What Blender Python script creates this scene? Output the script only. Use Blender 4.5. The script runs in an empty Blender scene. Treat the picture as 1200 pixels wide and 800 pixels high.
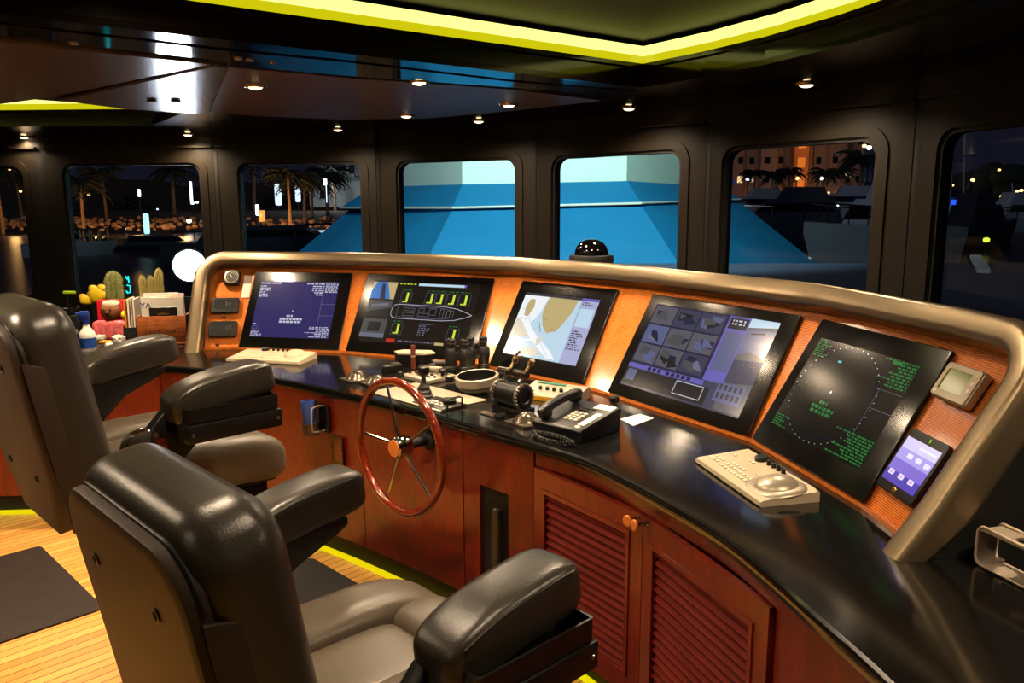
import bpy, bmesh, math, random
from mathutils import Matrix, Vector
from mathutils.geometry import tessellate_polygon
PI = math.pi
rnd = random.Random(7)
scene = bpy.context.scene
COL = scene.collection

# ------------------------------------------------------------------ camera
F_PX = 949.34
EYE = Vector((0, 0, 1.6))
_p, _r = math.radians(9.824), math.radians(-.223)
FWD = Vector((0, math.cos(_p), -math.sin(_p)))
_up = Vector((0, math.sin(_p), math.cos(_p)))
_rt = Vector((1, 0, 0))
RGT = _rt * math.cos(_r) + _up * math.sin(_r)
UPV = _up * math.cos(_r) - _rt * math.sin(_r)
cam_d = bpy.data.cameras.new('camera')
cam_d.sensor_width = 36
cam_d.lens = F_PX / 1200 * 36
cam_d.clip_start = .02
cam_d.clip_end = 1000
cam = bpy.data.objects.new('camera', cam_d)
COL.objects.link(cam)
cm = Matrix((RGT, UPV, -FWD)).transposed().to_4x4()
cm.translation = EYE
cam.matrix_world = cm
scene.camera = cam
scene.view_settings.view_transform = 'Standard'
scene.view_settings.look = 'None'
scene.view_settings.exposure = 0
scene.view_settings.gamma = 1
scene.view_settings.use_curve_mapping = False
scene.cycles.max_bounces = 8
scene.cycles.transparent_max_bounces = 16
scene.cycles.caustics_reflective = False
scene.cycles.caustics_refractive = False
scene.cycles.sample_clamp_indirect = 3
scene.cycles.use_denoising = True
scene.cycles.blur_glossy = .5


def ray(px, py):
    return RGT * ((px - 600) / F_PX) - UPV * ((py - 400) / F_PX) + FWD


def atz(px, py, z):
    d = ray(px, py)
    return EYE + d * ((z - EYE.z) / d.z)


def aty(px, py, depth):
    d = ray(px, py)
    return EYE + d * (depth / d.y)


def atplane(px, py, p0, n):
    d = ray(px, py)
    return EYE + d * ((Vector(p0) - EYE).dot(n) / d.dot(n))


# console frame: u to starboard, v forward
KO = Vector((.098, 3.66, 0))
KU = Vector((.70711, -.70711, 0))
KV = Vector((.70711, .70711, 0))
KROT = -PI / 4


def uvw(u, v, z=0):
    return KO + KU * u + KV * v + Vector((0, 0, z))


def touv(p):
    e = Vector(p) - KO
    return e.dot(KU), e.dot(KV)


def atv(px, py, v):
    return atplane(px, py, uvw(0, v), KV)


# ------------------------------------------------------------------ materials
def lin(c):
    o = []
    for x in c[:3]:
        x /= 255.
        o.append(x / 12.92 if x <= .04045 else ((x + .055) / 1.055) ** 2.4)
    return (o[0], o[1], o[2], 1)


MATS = {}


def mat(name, rgb=(128, 128, 128), rough=.5, metal=0, spec=.5, coat=0, vary=.08, scale=20, bump=0, bscale=200, emit=None, estr=1, ior=1.45, trans=0):
    """principled surface with a little procedural variation in tone"""
    if name in MATS:
        return MATS[name]
    m = bpy.data.materials.new(name)
    m.use_nodes = True
    nt = m.node_tree
    b = nt.nodes['Principled BSDF']
    c = lin(rgb)
    tc = nt.nodes.new('ShaderNodeTexCoord')
    if vary:
        nz = nt.nodes.new('ShaderNodeTexNoise')
        nz.inputs['Scale'].default_value = scale
        nz.inputs['Detail'].default_value = 4
        nt.links.new(tc.outputs['Object'], nz.inputs['Vector'])
        rp = nt.nodes.new('ShaderNodeValToRGB')
        rp.color_ramp.elements[0].position = .3
        rp.color_ramp.elements[1].position = .7
        rp.color_ramp.elements[0].color = tuple(x * (1 - vary) for x in c[:3]) + (1,)
        rp.color_ramp.elements[1].color = tuple(min(1, x * (1 + vary)) for x in c[:3]) + (1,)
        nt.links.new(nz.outputs['Fac'], rp.inputs['Fac'])
        nt.links.new(rp.outputs['Color'], b.inputs['Base Color'])
    else:
        b.inputs['Base Color'].default_value = c
    b.inputs['Roughness'].default_value = rough
    b.inputs['Metallic'].default_value = metal
    b.inputs['Specular IOR Level'].default_value = spec
    b.inputs['IOR'].default_value = ior
    b.inputs['Coat Weight'].default_value = coat
    b.inputs['Coat Roughness'].default_value = .06
    b.inputs['Transmission Weight'].default_value = trans
    if emit:
        b.inputs['Emission Color'].default_value = lin(emit)
        b.inputs['Emission Strength'].default_value = estr
    if bump:
        n2 = nt.nodes.new('ShaderNodeTexNoise')
        n2.inputs['Scale'].default_value = bscale
        n2.inputs['Detail'].default_value = 3
        nt.links.new(tc.outputs['Object'], n2.inputs['Vector'])
        bp = nt.nodes.new('ShaderNodeBump')
        bp.inputs['Strength'].default_value = bump
        bp.inputs['Distance'].default_value = .002
        nt.links.new(n2.outputs['Fac'], bp.inputs['Height'])
        nt.links.new(bp.outputs['Normal'], b.inputs['Normal'])
    MATS[name] = m
    return m


def glow(name, rgb, s=1, base=None):
    """something that gives off light: lamp, lit window, screen"""
    if name in MATS:
        return MATS[name]
    m = bpy.data.materials.new(name)
    m.use_nodes = True
    b = m.node_tree.nodes['Principled BSDF']
    b.inputs['Base Color'].default_value = lin(base) if base else (.005, .005, .005, 1)
    b.inputs['Roughness'].default_value = .25
    b.inputs['Specular IOR Level'].default_value = .3
    b.inputs['Emission Color'].default_value = lin(rgb)
    b.inputs['Emission Strength'].default_value = s
    MATS[name] = m
    return m


def screen(name, rgb, s=1.):
    """glossy display pixels"""
    m = glow(name, rgb, s)
    b = m.node_tree.nodes['Principled BSDF']
    b.inputs['Roughness'].default_value = .16
    b.inputs['Specular IOR Level'].default_value = .5
    return m


def wood(name, dark, light, rough=.3, coat=.3, sc=(3, 3, .6), fig=38, figamt=.35):
    """veneer: long grain streaks plus a fine cross figure"""
    if name in MATS:
        return MATS[name]
    m = bpy.data.materials.new(name)
    m.use_nodes = True
    nt = m.node_tree
    b = nt.nodes['Principled BSDF']
    tc = nt.nodes.new('ShaderNodeTexCoord')
    mp = nt.nodes.new('ShaderNodeMapping')
    mp.inputs['Scale'].default_value = sc
    nt.links.new(tc.outputs['Object'], mp.inputs['Vector'])
    n1 = nt.nodes.new('ShaderNodeTexNoise')
    n1.inputs['Scale'].default_value = 9
    n1.inputs['Detail'].default_value = 6
    n1.inputs['Distortion'].default_value = 1.2
    nt.links.new(mp.outputs['Vector'], n1.inputs['Vector'])
    wv = nt.nodes.new('ShaderNodeTexWave')
    wv.bands_direction = 'Z'
    wv.inputs['Scale'].default_value = fig
    wv.inputs['Distortion'].default_value = 3.5
    wv.inputs['Detail'].default_value = 1.5
    wv.inputs['Detail Scale'].default_value = .8
    nt.links.new(tc.outputs['Object'], wv.inputs['Vector'])
    mx = nt.nodes.new('ShaderNodeMath')
    mx.operation = 'MULTIPLY_ADD'
    mx.inputs[1].default_value = figamt
    nt.links.new(wv.outputs['Fac'], mx.inputs[0])
    m2 = nt.nodes.new('ShaderNodeMath')
    m2.operation = 'MULTIPLY'
    m2.inputs[1].default_value = 1 - figamt * .5
    nt.links.new(n1.outputs['Fac'], m2.inputs[0])
    nt.links.new(m2.outputs[0], mx.inputs[2])
    rp = nt.nodes.new('ShaderNodeValToRGB')
    rp.color_ramp.elements[0].position = .25
    rp.color_ramp.elements[1].position = .8
    rp.color_ramp.elements[0].color = lin(dark)
    rp.color_ramp.elements[1].color = lin(light)
    nt.links.new(mx.outputs[0], rp.inputs['Fac'])
    nt.links.new(rp.outputs['Color'], b.inputs['Base Color'])
    b.inputs['Roughness'].default_value = rough
    b.inputs['Coat Weight'].default_value = coat
    b.inputs['Coat Roughness'].default_value = .1
    MATS[name] = m
    return m


def planks(name, dark, light, seam, width, ang):
    """deck boards with dark caulked seams"""
    m = bpy.data.materials.new(name)
    m.use_nodes = True
    nt = m.node_tree
    b = nt.nodes['Principled BSDF']
    tc = nt.nodes.new('ShaderNodeTexCoord')
    mp = nt.nodes.new('ShaderNodeMapping')
    mp.inputs['Rotation'].default_value = (0, 0, ang)
    nt.links.new(tc.outputs['Object'], mp.inputs['Vector'])
    sp = nt.nodes.new('ShaderNodeSeparateXYZ')
    nt.links.new(mp.outputs['Vector'], sp.inputs[0])

    def math_(op, a, c=None):
        n = nt.nodes.new('ShaderNodeMath')
        n.operation = op
        nt.links.new(a, n.inputs[0])
        if c is not None:
            if isinstance(c, (int, float)):
                n.inputs[1].default_value = c
            else:
                nt.links.new(c, n.inputs[1])
        return n.outputs[0]
    q = math_('DIVIDE', sp.outputs['Y'], width)
    fr = math_('FRACT', q)
    fl = math_('FLOOR', q)
    sm = math_('LESS_THAN', fr, .09)
    wn = nt.nodes.new('ShaderNodeTexWhiteNoise')
    wn.noise_dimensions = '1D'
    nt.links.new(fl, wn.inputs['W'])
    st = nt.nodes.new('ShaderNodeMapping')
    st.inputs['Scale'].default_value = (2, 60, 1)
    nt.links.new(mp.outputs['Vector'], st.inputs['Vector'])
    nz = nt.nodes.new('ShaderNodeTexNoise')
    nz.inputs['Scale'].default_value = 3
    nz.inputs['Detail'].default_value = 5
    nt.links.new(st.outputs['Vector'], nz.inputs['Vector'])
    ad = math_('ADD', math_('MULTIPLY', wn.outputs['Value'], .5), math_('MULTIPLY', nz.outputs['Fac'], .6))
    rp = nt.nodes.new('ShaderNodeValToRGB')
    rp.color_ramp.elements[0].position = .15
    rp.color_ramp.elements[1].position = .9
    rp.color_ramp.elements[0].color = lin(dark)
    rp.color_ramp.elements[1].color = lin(light)
    nt.links.new(ad, rp.inputs['Fac'])
    mx = nt.nodes.new('ShaderNodeMix')
    mx.data_type = 'RGBA'
    nt.links.new(sm, mx.inputs['Factor'])
    nt.links.new(rp.outputs['Color'], mx.inputs['A'])
    mx.inputs['B'].default_value = lin(seam)
    nt.links.new(mx.outputs['Result'], b.inputs['Base Color'])
    b.inputs['Roughness'].default_value = .3
    MATS[name] = m
    return m


def glass_pane():
    m = bpy.data.materials.new('window_glass')
    m.use_nodes = True
    nt = m.node_tree
    nt.nodes.remove(nt.nodes['Principled BSDF'])
    out = nt.nodes['Material Output']
    tr = nt.nodes.new('ShaderNodeBsdfTransparent')
    tr.inputs['Color'].default_value = (.93, .95, .96, 1)
    gl = nt.nodes.new('ShaderNodeBsdfGlossy')
    gl.inputs['Roughness'].default_value = 0.02
    gl.inputs['Color'].default_value = (.5, .5, .5, 1)
    fr = nt.nodes.new('ShaderNodeFresnel')
    fr.inputs['IOR'].default_value = 1.3
    mx = nt.nodes.new('ShaderNodeMixShader')
    nt.links.new(fr.outputs[0], mx.inputs[0])
    nt.links.new(tr.outputs[0], mx.inputs[1])
    nt.links.new(gl.outputs[0], mx.inputs[2])
    nt.links.new(mx.outputs[0], out.inputs['Surface'])
    return m


# ------------------------------------------------------------------ mesh helpers
def T(x=0, y=0, z=0):
    return Matrix.Translation((x, y, z))


def RX(a): return Matrix.Rotation(a, 4, 'X')
def RY(a): return Matrix.Rotation(a, 4, 'Y')
def RZ(a): return Matrix.Rotation(a, 4, 'Z')


def BM(): return bmesh.new()


def frame(o, x, y, z):
    m = Matrix((x, y, z)).transposed().to_4x4()
    m.translation = o
    return m


def box(bm, c, s, M=None, bev=0, seg=2, mi=0):
    """box centred at c with sizes s, optionally rounded"""
    t = bmesh.new()
    bmesh.ops.create_cube(t, size=1)
    for v in t.verts:
        v.co = Vector((v.co.x * s[0], v.co.y * s[1], v.co.z * s[2]))
    if bev:
        bmesh.ops.bevel(t, geom=t.edges[:], offset=bev, segments=seg, profile=.5, affect='EDGES')
    mtx = (M or Matrix()) @ T(*c)
    merge(bm, t, mtx, mi)


def merge(bm, t, M=None, mi=0):
    t.verts.index_update()
    lst = [bm.verts.new((M @ v.co) if M else v.co) for v in t.verts]
    flip = M is not None and M.determinant() < 0
    for f in t.faces:
        ids = [lst[v.index] for v in f.verts]
        if flip:
            ids.reverse()
        try:
            nf = bm.faces.new(ids)
            nf.material_index = mi if mi else f.material_index
        except ValueError:
            pass
    t.free()


def lathe(bm, prof, M=None, n=24, mi=0, arc=2 * PI):
    """profile [(r,z)...] turned about local z"""
    M = M or Matrix()
    rings = []
    full = abs(arc - 2 * PI) < 1e-6
    k = n if full else n + 1
    for r, z in prof:
        if r < 1e-6:
            rings.append([bm.verts.new(M @ Vector((0, 0, z)))])
        else:
            rings.append([bm.verts.new(M @ Vector((r * math.cos(arc * i / n), r * math.sin(arc * i / n), z))) for i in range(k)])
    for a, b in zip(rings, rings[1:]):
        for i in range(n):
            j = (i + 1) % k
            if len(a) == 1 and len(b) == 1:
                continue
            if len(a) == 1:
                f = [a[0], b[j], b[i]]
            elif len(b) == 1:
                f = [a[i], a[j], b[0]]
            else:
                f = [a[i], a[j], b[j], b[i]]
            try:
                bm.faces.new(f).material_index = mi
            except ValueError:
                pass


def cyl(bm, p0, p1, r0, r1=None, n=16, mi=0):
    p0, p1 = Vector(p0), Vector(p1)
    r1 = r0 if r1 is None else r1
    d = p1 - p0
    q = d.to_track_quat('Z', 'Y').to_matrix().to_4x4()
    lathe(bm, [(0, 0), (r0, 0), (r1, d.length), (0, d.length)], T(*p0) @ q, n, mi)


def tube(bm, pts, r, n=10, closed=False, mi=0):
    pts = [Vector(p) for p in pts]
    N = len(pts)
    rings = []
    ref = None
    for i, p in enumerate(pts):
        if closed:
            d = pts[(i + 1) % N] - pts[i - 1]
        else:
            d = pts[min(i + 1, N - 1)] - pts[max(i - 1, 0)]
        d.normalize()
        if ref is None:
            ref = d.orthogonal().normalized()
        ref = (ref - d * ref.dot(d))
        if ref.length < 1e-6:
            ref = d.orthogonal()
        ref.normalize()
        o = d.cross(ref)
        rr = r[i] if isinstance(r, (list, tuple)) else r
        rings.append([bm.verts.new(p + ref * (rr * math.cos(2 * PI * k / n)) + o * (rr * math.sin(2 * PI * k / n))) for k in range(n)])
    m = N if closed else N - 1
    for i in range(m):
        a, b = rings[i], rings[(i + 1) % N]
        off = 0
        if closed and i == N - 1:
            off = min(range(n), key=lambda q: (a[0].co - b[q].co).length)
        for k in range(n):
            bm.faces.new([a[k], a[(k + 1) % n], b[(k + 1 + off) % n], b[(k + off) % n]]).material_index = mi
    if not closed:
        bm.faces.new(rings[0][::-1]).material_index = mi
        bm.faces.new(rings[-1]).material_index = mi


def torus(bm, R, r, M=None, n=48, k=12, mi=0):
    pts = [(M or Matrix()) @ Vector((R * math.cos(2 * PI * i / n), R * math.sin(2 * PI * i / n), 0)) for i in range(n)]
    tube(bm, pts, r, k, True, mi)


def rrect(w, h, r, n=6, cx=0, cy=0):
    r = max(1e-5, min(r, w / 2 - 1e-5, h / 2 - 1e-5))
    o = []
    for k, (sx, sy) in enumerate(((1, 1), (-1, 1), (-1, -1), (1, -1))):
        for i in range(n + 1):
            a = PI / 2 * k + PI / 2 * i / n
            o.append((cx + sx * (w / 2 - r) + r * math.cos(a), cy + sy * (h / 2 - r) + r * math.sin(a)))
    return o


def plate(bm, outer, holes, th, M=None, mi=0, z0=0):
    """flat plate of thickness th (from z0-th up to z0) with holes"""
    M = M or Matrix()
    loops = [outer] + list(holes)
    flat = [p for l in loops for p in l]
    tris = tessellate_polygon([[Vector((p[0], p[1], 0)) for p in l] for l in loops])
    top = [bm.verts.new(M @ Vector((p[0], p[1], z0))) for p in flat]
    bot = [bm.verts.new(M @ Vector((p[0], p[1], z0 - th))) for p in flat]
    for t in tris:
        a, b, c = (flat[i] for i in t)
        if (b[0] - a[0]) * (c[1] - a[1]) - (b[1] - a[1]) * (c[0] - a[0]) < 0:
            t = t[::-1]
        for tt, ll in ((t, top), (t[::-1], bot)):
            try:
                bm.faces.new([ll[i] for i in tt]).material_index = mi
            except ValueError:
                pass
    k = 0
    for l in loops:
        n = len(l)
        for i in range(n):
            a, b = k + i, k + (i + 1) % n
            try:
                bm.faces.new([top[a], bot[a], bot[b], top[b]]).material_index = mi
            except ValueError:
                pass
        k += n


def slab(bm, w, h, r, th, er, M=None, mi=0, n=8, es=5):
    """pillow slab: rounded rectangle w x h in local xy, soft edges, z from -th/2 to th/2"""
    M = M or Matrix()
    prof = []
    for i in range(es + 1):
        a = PI / 2 * i / es
        prof.append((er * (1 - math.sin(a)), -th / 2 + er * (1 - math.cos(a))))
    prof += [(i, -z) for i, z in reversed(prof)]
    rings = []
    for ins, z in prof:
        rings.append([bm.verts.new(M @ Vector((x, y, z))) for x, y in rrect(w - 2 * ins, h - 2 * ins, max(r - ins, .004), n)])
    N = len(rings[0])
    for a, b in zip(rings, rings[1:]):
        for i in range(N):
            bm.faces.new([a[i], a[(i + 1) % N], b[(i + 1) % N], b[i]]).material_index = mi
    bm.faces.new(rings[0][::-1]).material_index = mi
    bm.faces.new(rings[-1]).material_index = mi


def squad(bm, s, e=.4, M=None, nu=32, nv=18, fn=None, e2=None, mi=0):
    """superellipsoid with half sizes s; small e = boxier"""
    M = M or Matrix()
    e2 = e2 or e
    P = lambda c, q: math.copysign(abs(c) ** q, c)
    rings = []
    for j in range(nv + 1):
        b = -PI / 2 + PI * j / nv
        ring = []
        for i in range(nu):
            a = 2 * PI * i / nu
            c = Vector((s[0] * P(math.cos(b), e2) * P(math.cos(a), e), s[1] * P(math.cos(b), e2) * P(math.sin(a), e), s[2] * P(math.sin(b), e2)))
            if fn:
                c = fn(c)
            ring.append(M @ c)
            if j in (0, nv):
                break
        rings.append([bm.verts.new(c) for c in ring])
    for a, b in zip(rings, rings[1:]):
        for i in range(nu):
            j = (i + 1) % nu
            f = [a[0], b[j], b[i]] if len(a) == 1 else ([a[i], a[j], b[0]] if len(b) == 1 else [a[i], a[j], b[j], b[i]])
            bm.faces.new(f).material_index = mi


def quad(bm, pts, mi=0):
    f = bm.faces.new([bm.verts.new(p) for p in pts])
    f.material_index = mi
    return f


def prism(bm, poly, z0, z1, M=None, mi=0):
    plate(bm, poly, [], z1 - z0, M, mi, z1)


def text_bm(bm, s, size, M, depth=.0008, mi=0):
    cu = bpy.data.curves.new('lettering', 'FONT')
    cu.body = s
    cu.size = size
    cu.extrude = depth
    cu.offset = size * .012
    cu.align_x = 'CENTER'
    cu.align_y = 'CENTER'
    o = bpy.data.objects.new('lettering', cu)
    COL.objects.link(o)
    me = bpy.data.meshes.new_from_object(o.evaluated_get(bpy.context.evaluated_depsgraph_get()))
    bpy.data.objects.remove(o)
    t = bmesh.new()
    t.from_mesh(me)
    bpy.data.meshes.remove(me)
    merge(bm, t, M, mi)


# ------------------------------------------------------------------ object helpers
def obj(name, bm, mats, parent=None, smooth=35, loc=None, rot=None):
    bmesh.ops.recalc_face_normals(bm, faces=bm.faces[:])
    me = bpy.data.meshes.new(name)
    bm.to_mesh(me)
    bm.free()
    for m in (mats if isinstance(mats, (list, tuple)) else [mats]):
        me.materials.append(m)
    if smooth:
        me.polygons.foreach_set('use_smooth', [True] * len(me.polygons))
        me.set_sharp_from_angle(angle=math.radians(smooth))
    o = bpy.data.objects.new(name, me)
    COL.objects.link(o)
    if parent:
        o.parent = parent
    if loc is not None:
        o.location = loc
    if rot is not None:
        o.rotation_euler = rot
    return o


def tag(o, label, cat, group=None, kind=None):
    o['label'] = label
    o['category'] = cat
    if group:
        o['group'] = group
    if kind:
        o['kind'] = kind
    return o


def thing(name, label, cat, loc=(0, 0, 0), rotz=0, group=None, M=None):
    o = bpy.data.objects.new(name, None)
    COL.objects.link(o)
    o.empty_display_size = .05
    if M is not None:
        o.matrix_world = M
    else:
        o.location = loc
        o.rotation_euler = (0, 0, rotz)
    return tag(o, label, cat, group)


def struct(name, bm, m, parent=None, smooth=35):
    o = obj(name, bm, m, parent, smooth)
    if not parent:
        o['kind'] = 'structure'
    return o


def copy_tree(o, parent=None):
    c = o.copy()
    COL.objects.link(c)
    if parent:
        c.parent = parent
    for ch in list(o.children):
        copy_tree(ch, c)
    return c


# ------------------------------------------------------------------ palette
M_leather = mat('grey_leather', (47, 42, 36), .30, spec=.5, vary=.07, scale=9, bump=.25, bscale=260)
M_shell = mat('chair_shell_vinyl', (48, 37, 30), .5, spec=.3, vary=.05, bump=.15, bscale=400)
M_seatl = mat('lit_seat_leather', (92, 81, 68), .33, vary=.06, scale=9, bump=.22, bscale=240)  # chair leather lightened for the strong light falling on the seat
M_black = mat('black_satin', (14, 13, 12), .35, vary=.1)
M_blackm = mat('black_matte', (12, 11, 10), .6, vary=.1)
M_rubber = mat('black_rubber', (18, 17, 16), .5, vary=.12, bump=.2, bscale=150)
M_alu = mat('satin_aluminium', (190, 178, 156), .38, metal=.55, vary=.06, scale=50)
M_chrome = mat('chrome', (205, 200, 195), .09, metal=1, vary=.03)
M_steel = mat('brushed_steel', (150, 142, 130), .28, metal=1, vary=.08, scale=60)
M_brass = mat('brass', (200, 150, 80), .2, metal=1, vary=.06)
M_granite = mat('polished_black_granite', (14, 13, 12), .11, spec=.9, vary=.35, scale=320, ior=1.6)
M_cherry = wood('cherry_veneer', (80, 17, 6), (128, 36, 13), .3, .25, (3, 3, .8), 60, .2)
M_cherryd = wood('cherry_louvre', (84, 15, 4), (116, 26, 8), .6, .0, (.8, .8, 5), 20, .05)
M_cherryd.node_tree.nodes['Principled BSDF'].inputs['Specular IOR Level'].default_value = .15
M_panel = wood('figured_panel_veneer', (150, 60, 16), (240, 140, 60), .2, .6, (3, 3, .8), 60, .7)
M_mahog = wood('varnished_mahogany', (84, 22, 8), (132, 42, 16), .15, .9, (4, 4, 4), 20, .1)
M_trim = mat('taupe_metallic_trim', (142, 124, 98), .32, metal=.8, vary=.06, scale=70)
M_wall = mat('dark_brown_wall_lining', (32, 26, 19), .42, spec=.4, vary=.1, scale=6, bump=.05, bscale=120)
M_seam = mat('dark_joint', (10, 9, 8), .6)
M_soffit = mat('glossy_dark_soffit', (30, 22, 17), .09, spec=.65, vary=.06)
M_brownp = mat('brown_ceiling_panel', (92, 70, 58), .38, spec=.45, vary=.06, bump=.05)
M_hatch = mat('pale_lacquered_panel', (120, 104, 96), .2, spec=.8, vary=.04)
M_strip = mat('grey_lacquered_strip', (50, 48, 50), .07, spec=.9, vary=.04)
M_trayc = mat('tray_ceiling_leather', (20, 14, 13), .5, vary=.08, bump=.1)
M_beige = mat('beige_keyboard_plastic', (196, 178, 148), .4, vary=.05)
M_key = mat('pale_key', (226, 214, 192), .4, vary=.04)
M_silver = mat('silver_plastic', (176, 164, 144), .34, metal=.45, vary=.05)
M_white = mat('white_paper', (232, 224, 210), .6, vary=.03)
M_bezel = mat('black_monitor_glass', (9, 8, 8), .18, spec=.5, vary=.05)
M_glass = glass_pane()
M_orange = mat('orange_card', (225, 140, 30), .5)
M_red = mat('red_plastic', (205, 32, 44), .35)
M_blue = mat('blue_plastic', (30, 62, 150), .35)
M_yellow = mat('yellow_plastic', (236, 196, 40), .35)
M_lamp = glow('downlight_lamp', (255, 222, 165), 7)
M_led = glow('led_strip_yellow_green', (224, 216, 14), .85)
M_ledc = glow('led_strip_core', (255, 255, 140), 1.35)
M_ledfloor = glow('led_floor_yellow', (240, 222, 0), .95)

# ------------------------------------------------------------------ room shell
Z_CEIL = 2.05
Z_WB, Z_WT = .93, 1.86
WC = [(-5.5, 5.45), (-4.42, 5.83), (-3.27, 5.75), (-2.03, 5.68), (-.89, 5.50), (.155, 4.88), (.96, 4.04), (1.545, 3.17), (1.86, 2.07), (1.98, .7)]
BACK_Y = -2.2
WNAMES = ['wall_far_left', 'wall_left', 'wall_left_front', 'wall_front_left', 'wall_front', 'wall_center', 'wall_front_right', 'wall_right', 'wall_far_right']
# window edges measured on each facet: (left px, right px at given y) -> metres along the facet
WIN_PX = {1: (None, (30, 240)), 2: ((76.5, 230), (236.5, 230)), 3: ((280.5, 230), (424, 230)), 4: ((466, 230), (604.5, 230)), 5: ((647.5, 230), (797, 230)), 6: ((846.5, 230), (1024.5, 230)), 7: ((1096.5, 230), None)}
WIN_TOP = {1: (15, 196), 2: (157, 192), 3: (350, 190.5), 4: (535, 187), 5: (722, 180), 6: (937, 167.5), 7: (1160, 147)}


def facet_frame(i):
    a, b = Vector(WC[i] + (0,)), Vector(WC[i + 1] + (0,))
    x = (b - a).normalized()
    n = Vector((x.y, -x.x, 0))          # towards the room
    return a, x, n, (b - a).length


def window_rect(i):
    a, x, n, L = facet_frame(i)

    def along(px, py): return (atplane(px, py, a, n) - a).dot(x)
    if i in WIN_PX:
        l, r = WIN_PX[i]
        zt = atplane(*WIN_TOP[i], a, n).z
        if l and r:
            return along(*l), along(*r), zt
        if r:
            xr = along(*r)
            return L - xr, xr, zt
        xl = along(*l)
        return xl, L - xl, zt
    return .12, L - .12, Z_WT


for i, nm in enumerate(WNAMES):
    a, x, n, L = facet_frame(i)
    M = frame(a, x, Vector((0, 0, 1)), n)
    x0, x1, zt = window_rect(i)
    zb = Z_WB
    hole = rrect(x1 - x0, zt - zb, .075, 8, (x0 + x1) / 2, (zt + zb) / 2)
    bm = BM()
    plate(bm, [(0.012, 0), (L - .012, 0), (L - .012, Z_CEIL), (.012, Z_CEIL)], [hole], .05, M)
    box(bm, (.0, Z_CEIL / 2, -.025), (.05, Z_CEIL, .05), M, mi=1)
    # header ledge above the window
    box(bm, (L / 2, Z_CEIL - .075, .012), (L - .03, .014, .024), M)
    # raised border that follows the window opening
    plate(bm, rrect(x1 - x0 + .10, zt - zb + .10, .11, 8, (x0 + x1) / 2, (zt + zb) / 2), [rrect(x1 - x0 + .012, zt - zb + .012, .08, 8, (x0 + x1) / 2, (zt + zb) / 2)], .008, M, 0, .008)
    struct(nm, bm, [M_wall, M_seam])
    bm = BM()
    plate(bm, rrect(x1 - x0 + .004, zt - zb + .004, .075, 8, (x0 + x1) / 2, (zt + zb) / 2), [rrect(x1 - x0 - .022, zt - zb - .022, .066, 8, (x0 + x1) / 2, (zt + zb) / 2)], .05, M, 0, -.004)
    w = struct('window_%d' % (i + 1), bm, M_blackm)
    bm = BM()
    plate(bm, rrect(x1 - x0 - .02, zt - zb - .02, .066, 8, (x0 + x1) / 2, (zt + zb) / 2), [], .006, M, 0, -.03)
    obj('glass_pane', bm, M_glass, w)

bm = BM()
box(bm, (-1.75, BACK_Y - .03, 1.15), (8.2, .06, 2.3))
struct('wall_back', bm, M_wall)
bm = BM()
plate(bm, [(BACK_Y, 0), (5.45, 0), (5.45, 2.3), (BACK_Y, 2.3)], [], .05, frame((-5.56, 0, 0), Vector((0, 1, 0)), Vector((0, 0, 1)), Vector((1, 0, 0))))
struct('wall_port', bm, M_wall)
bm = BM()
plate(bm, [(.7, 0), (BACK_Y, 0), (BACK_Y, 2.3), (.7, 2.3)], [], .05, frame((2.05, 0, 0), Vector((0, 1, 0)), Vector((0, 0, 1)), Vector((1, 0, 0))))
struct('wall_starboard', bm, M_wall)

FLOOR_POLY = [(-5.56, BACK_Y)] + [(2.03, BACK_Y)] + [WC[k] for k in range(len(WC) - 1, -1, -1)]
bm = BM()
plate(bm, FLOOR_POLY, [], .05)
M_teak = planks('teak_planked_floor', (196, 122, 50), (244, 196, 106), (70, 34, 12), .046, math.radians(135))
struct('floor', bm, M_teak)

# ceiling soffit with two lighting trays
TRAY_S = [(.53, 3.40), (-.54, 2.59), (-1.28, 2.03), (-2.3, 1.26), (-1.7, -.6), (-.4, -1.3), (.7, -1.1), (1.05, .2), (1.13, 1.2), (1.11, 1.8), (1.06, 2.2), (.97, 2.55), (.85, 2.87), (.70, 3.15)]
TRAY_P = [(-1.62, 4.20), (-2.12, 4.93), (-3.1, 4.98), (-4.2, 4.7), (-4.3, 3.2), (-2.9, 2.9), (-2.25, 3.56)]
bm = BM()
plate(bm, FLOOR_POLY, [TRAY_S, TRAY_P], .02, T(0, 0, Z_CEIL + .02))
ceil = struct('ceiling', bm, M_soffit)


def offset_loop(loop, d):
    n = len(loop)
    o = []
    ar = sum(loop[i][0] * loop[(i + 1) % n][1] - loop[(i + 1) % n][0] * loop[i][1] for i in range(n))
    sg = 1 if ar > 0 else -1
    for i in range(n):
        p, a, b = Vector(loop[i]), Vector(loop[i - 1]), Vector(loop[(i + 1) % n])
        e1, e2 = (p - a).normalized(), (b - p).normalized()
        n1, n2 = Vector((-e1.y, e1.x)) * sg, Vector((-e2.y, e2.x)) * sg
        m = (n1 + n2)
        m = m / max(m.length_squared, .3) * 2
        q = p + m * d
        o.append((q.x, q.y))
    return o


def ring_strip(bm, la, za, lb, zb, mi=0):
    n = len(la)
    for i in range(n):
        j = (i + 1) % n
        quad(bm, [(la[i][0], la[i][1], za), (la[j][0], la[j][1], za), (lb[j][0], lb[j][1], zb), (lb[i][0], lb[i][1], zb)], mi)


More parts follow.
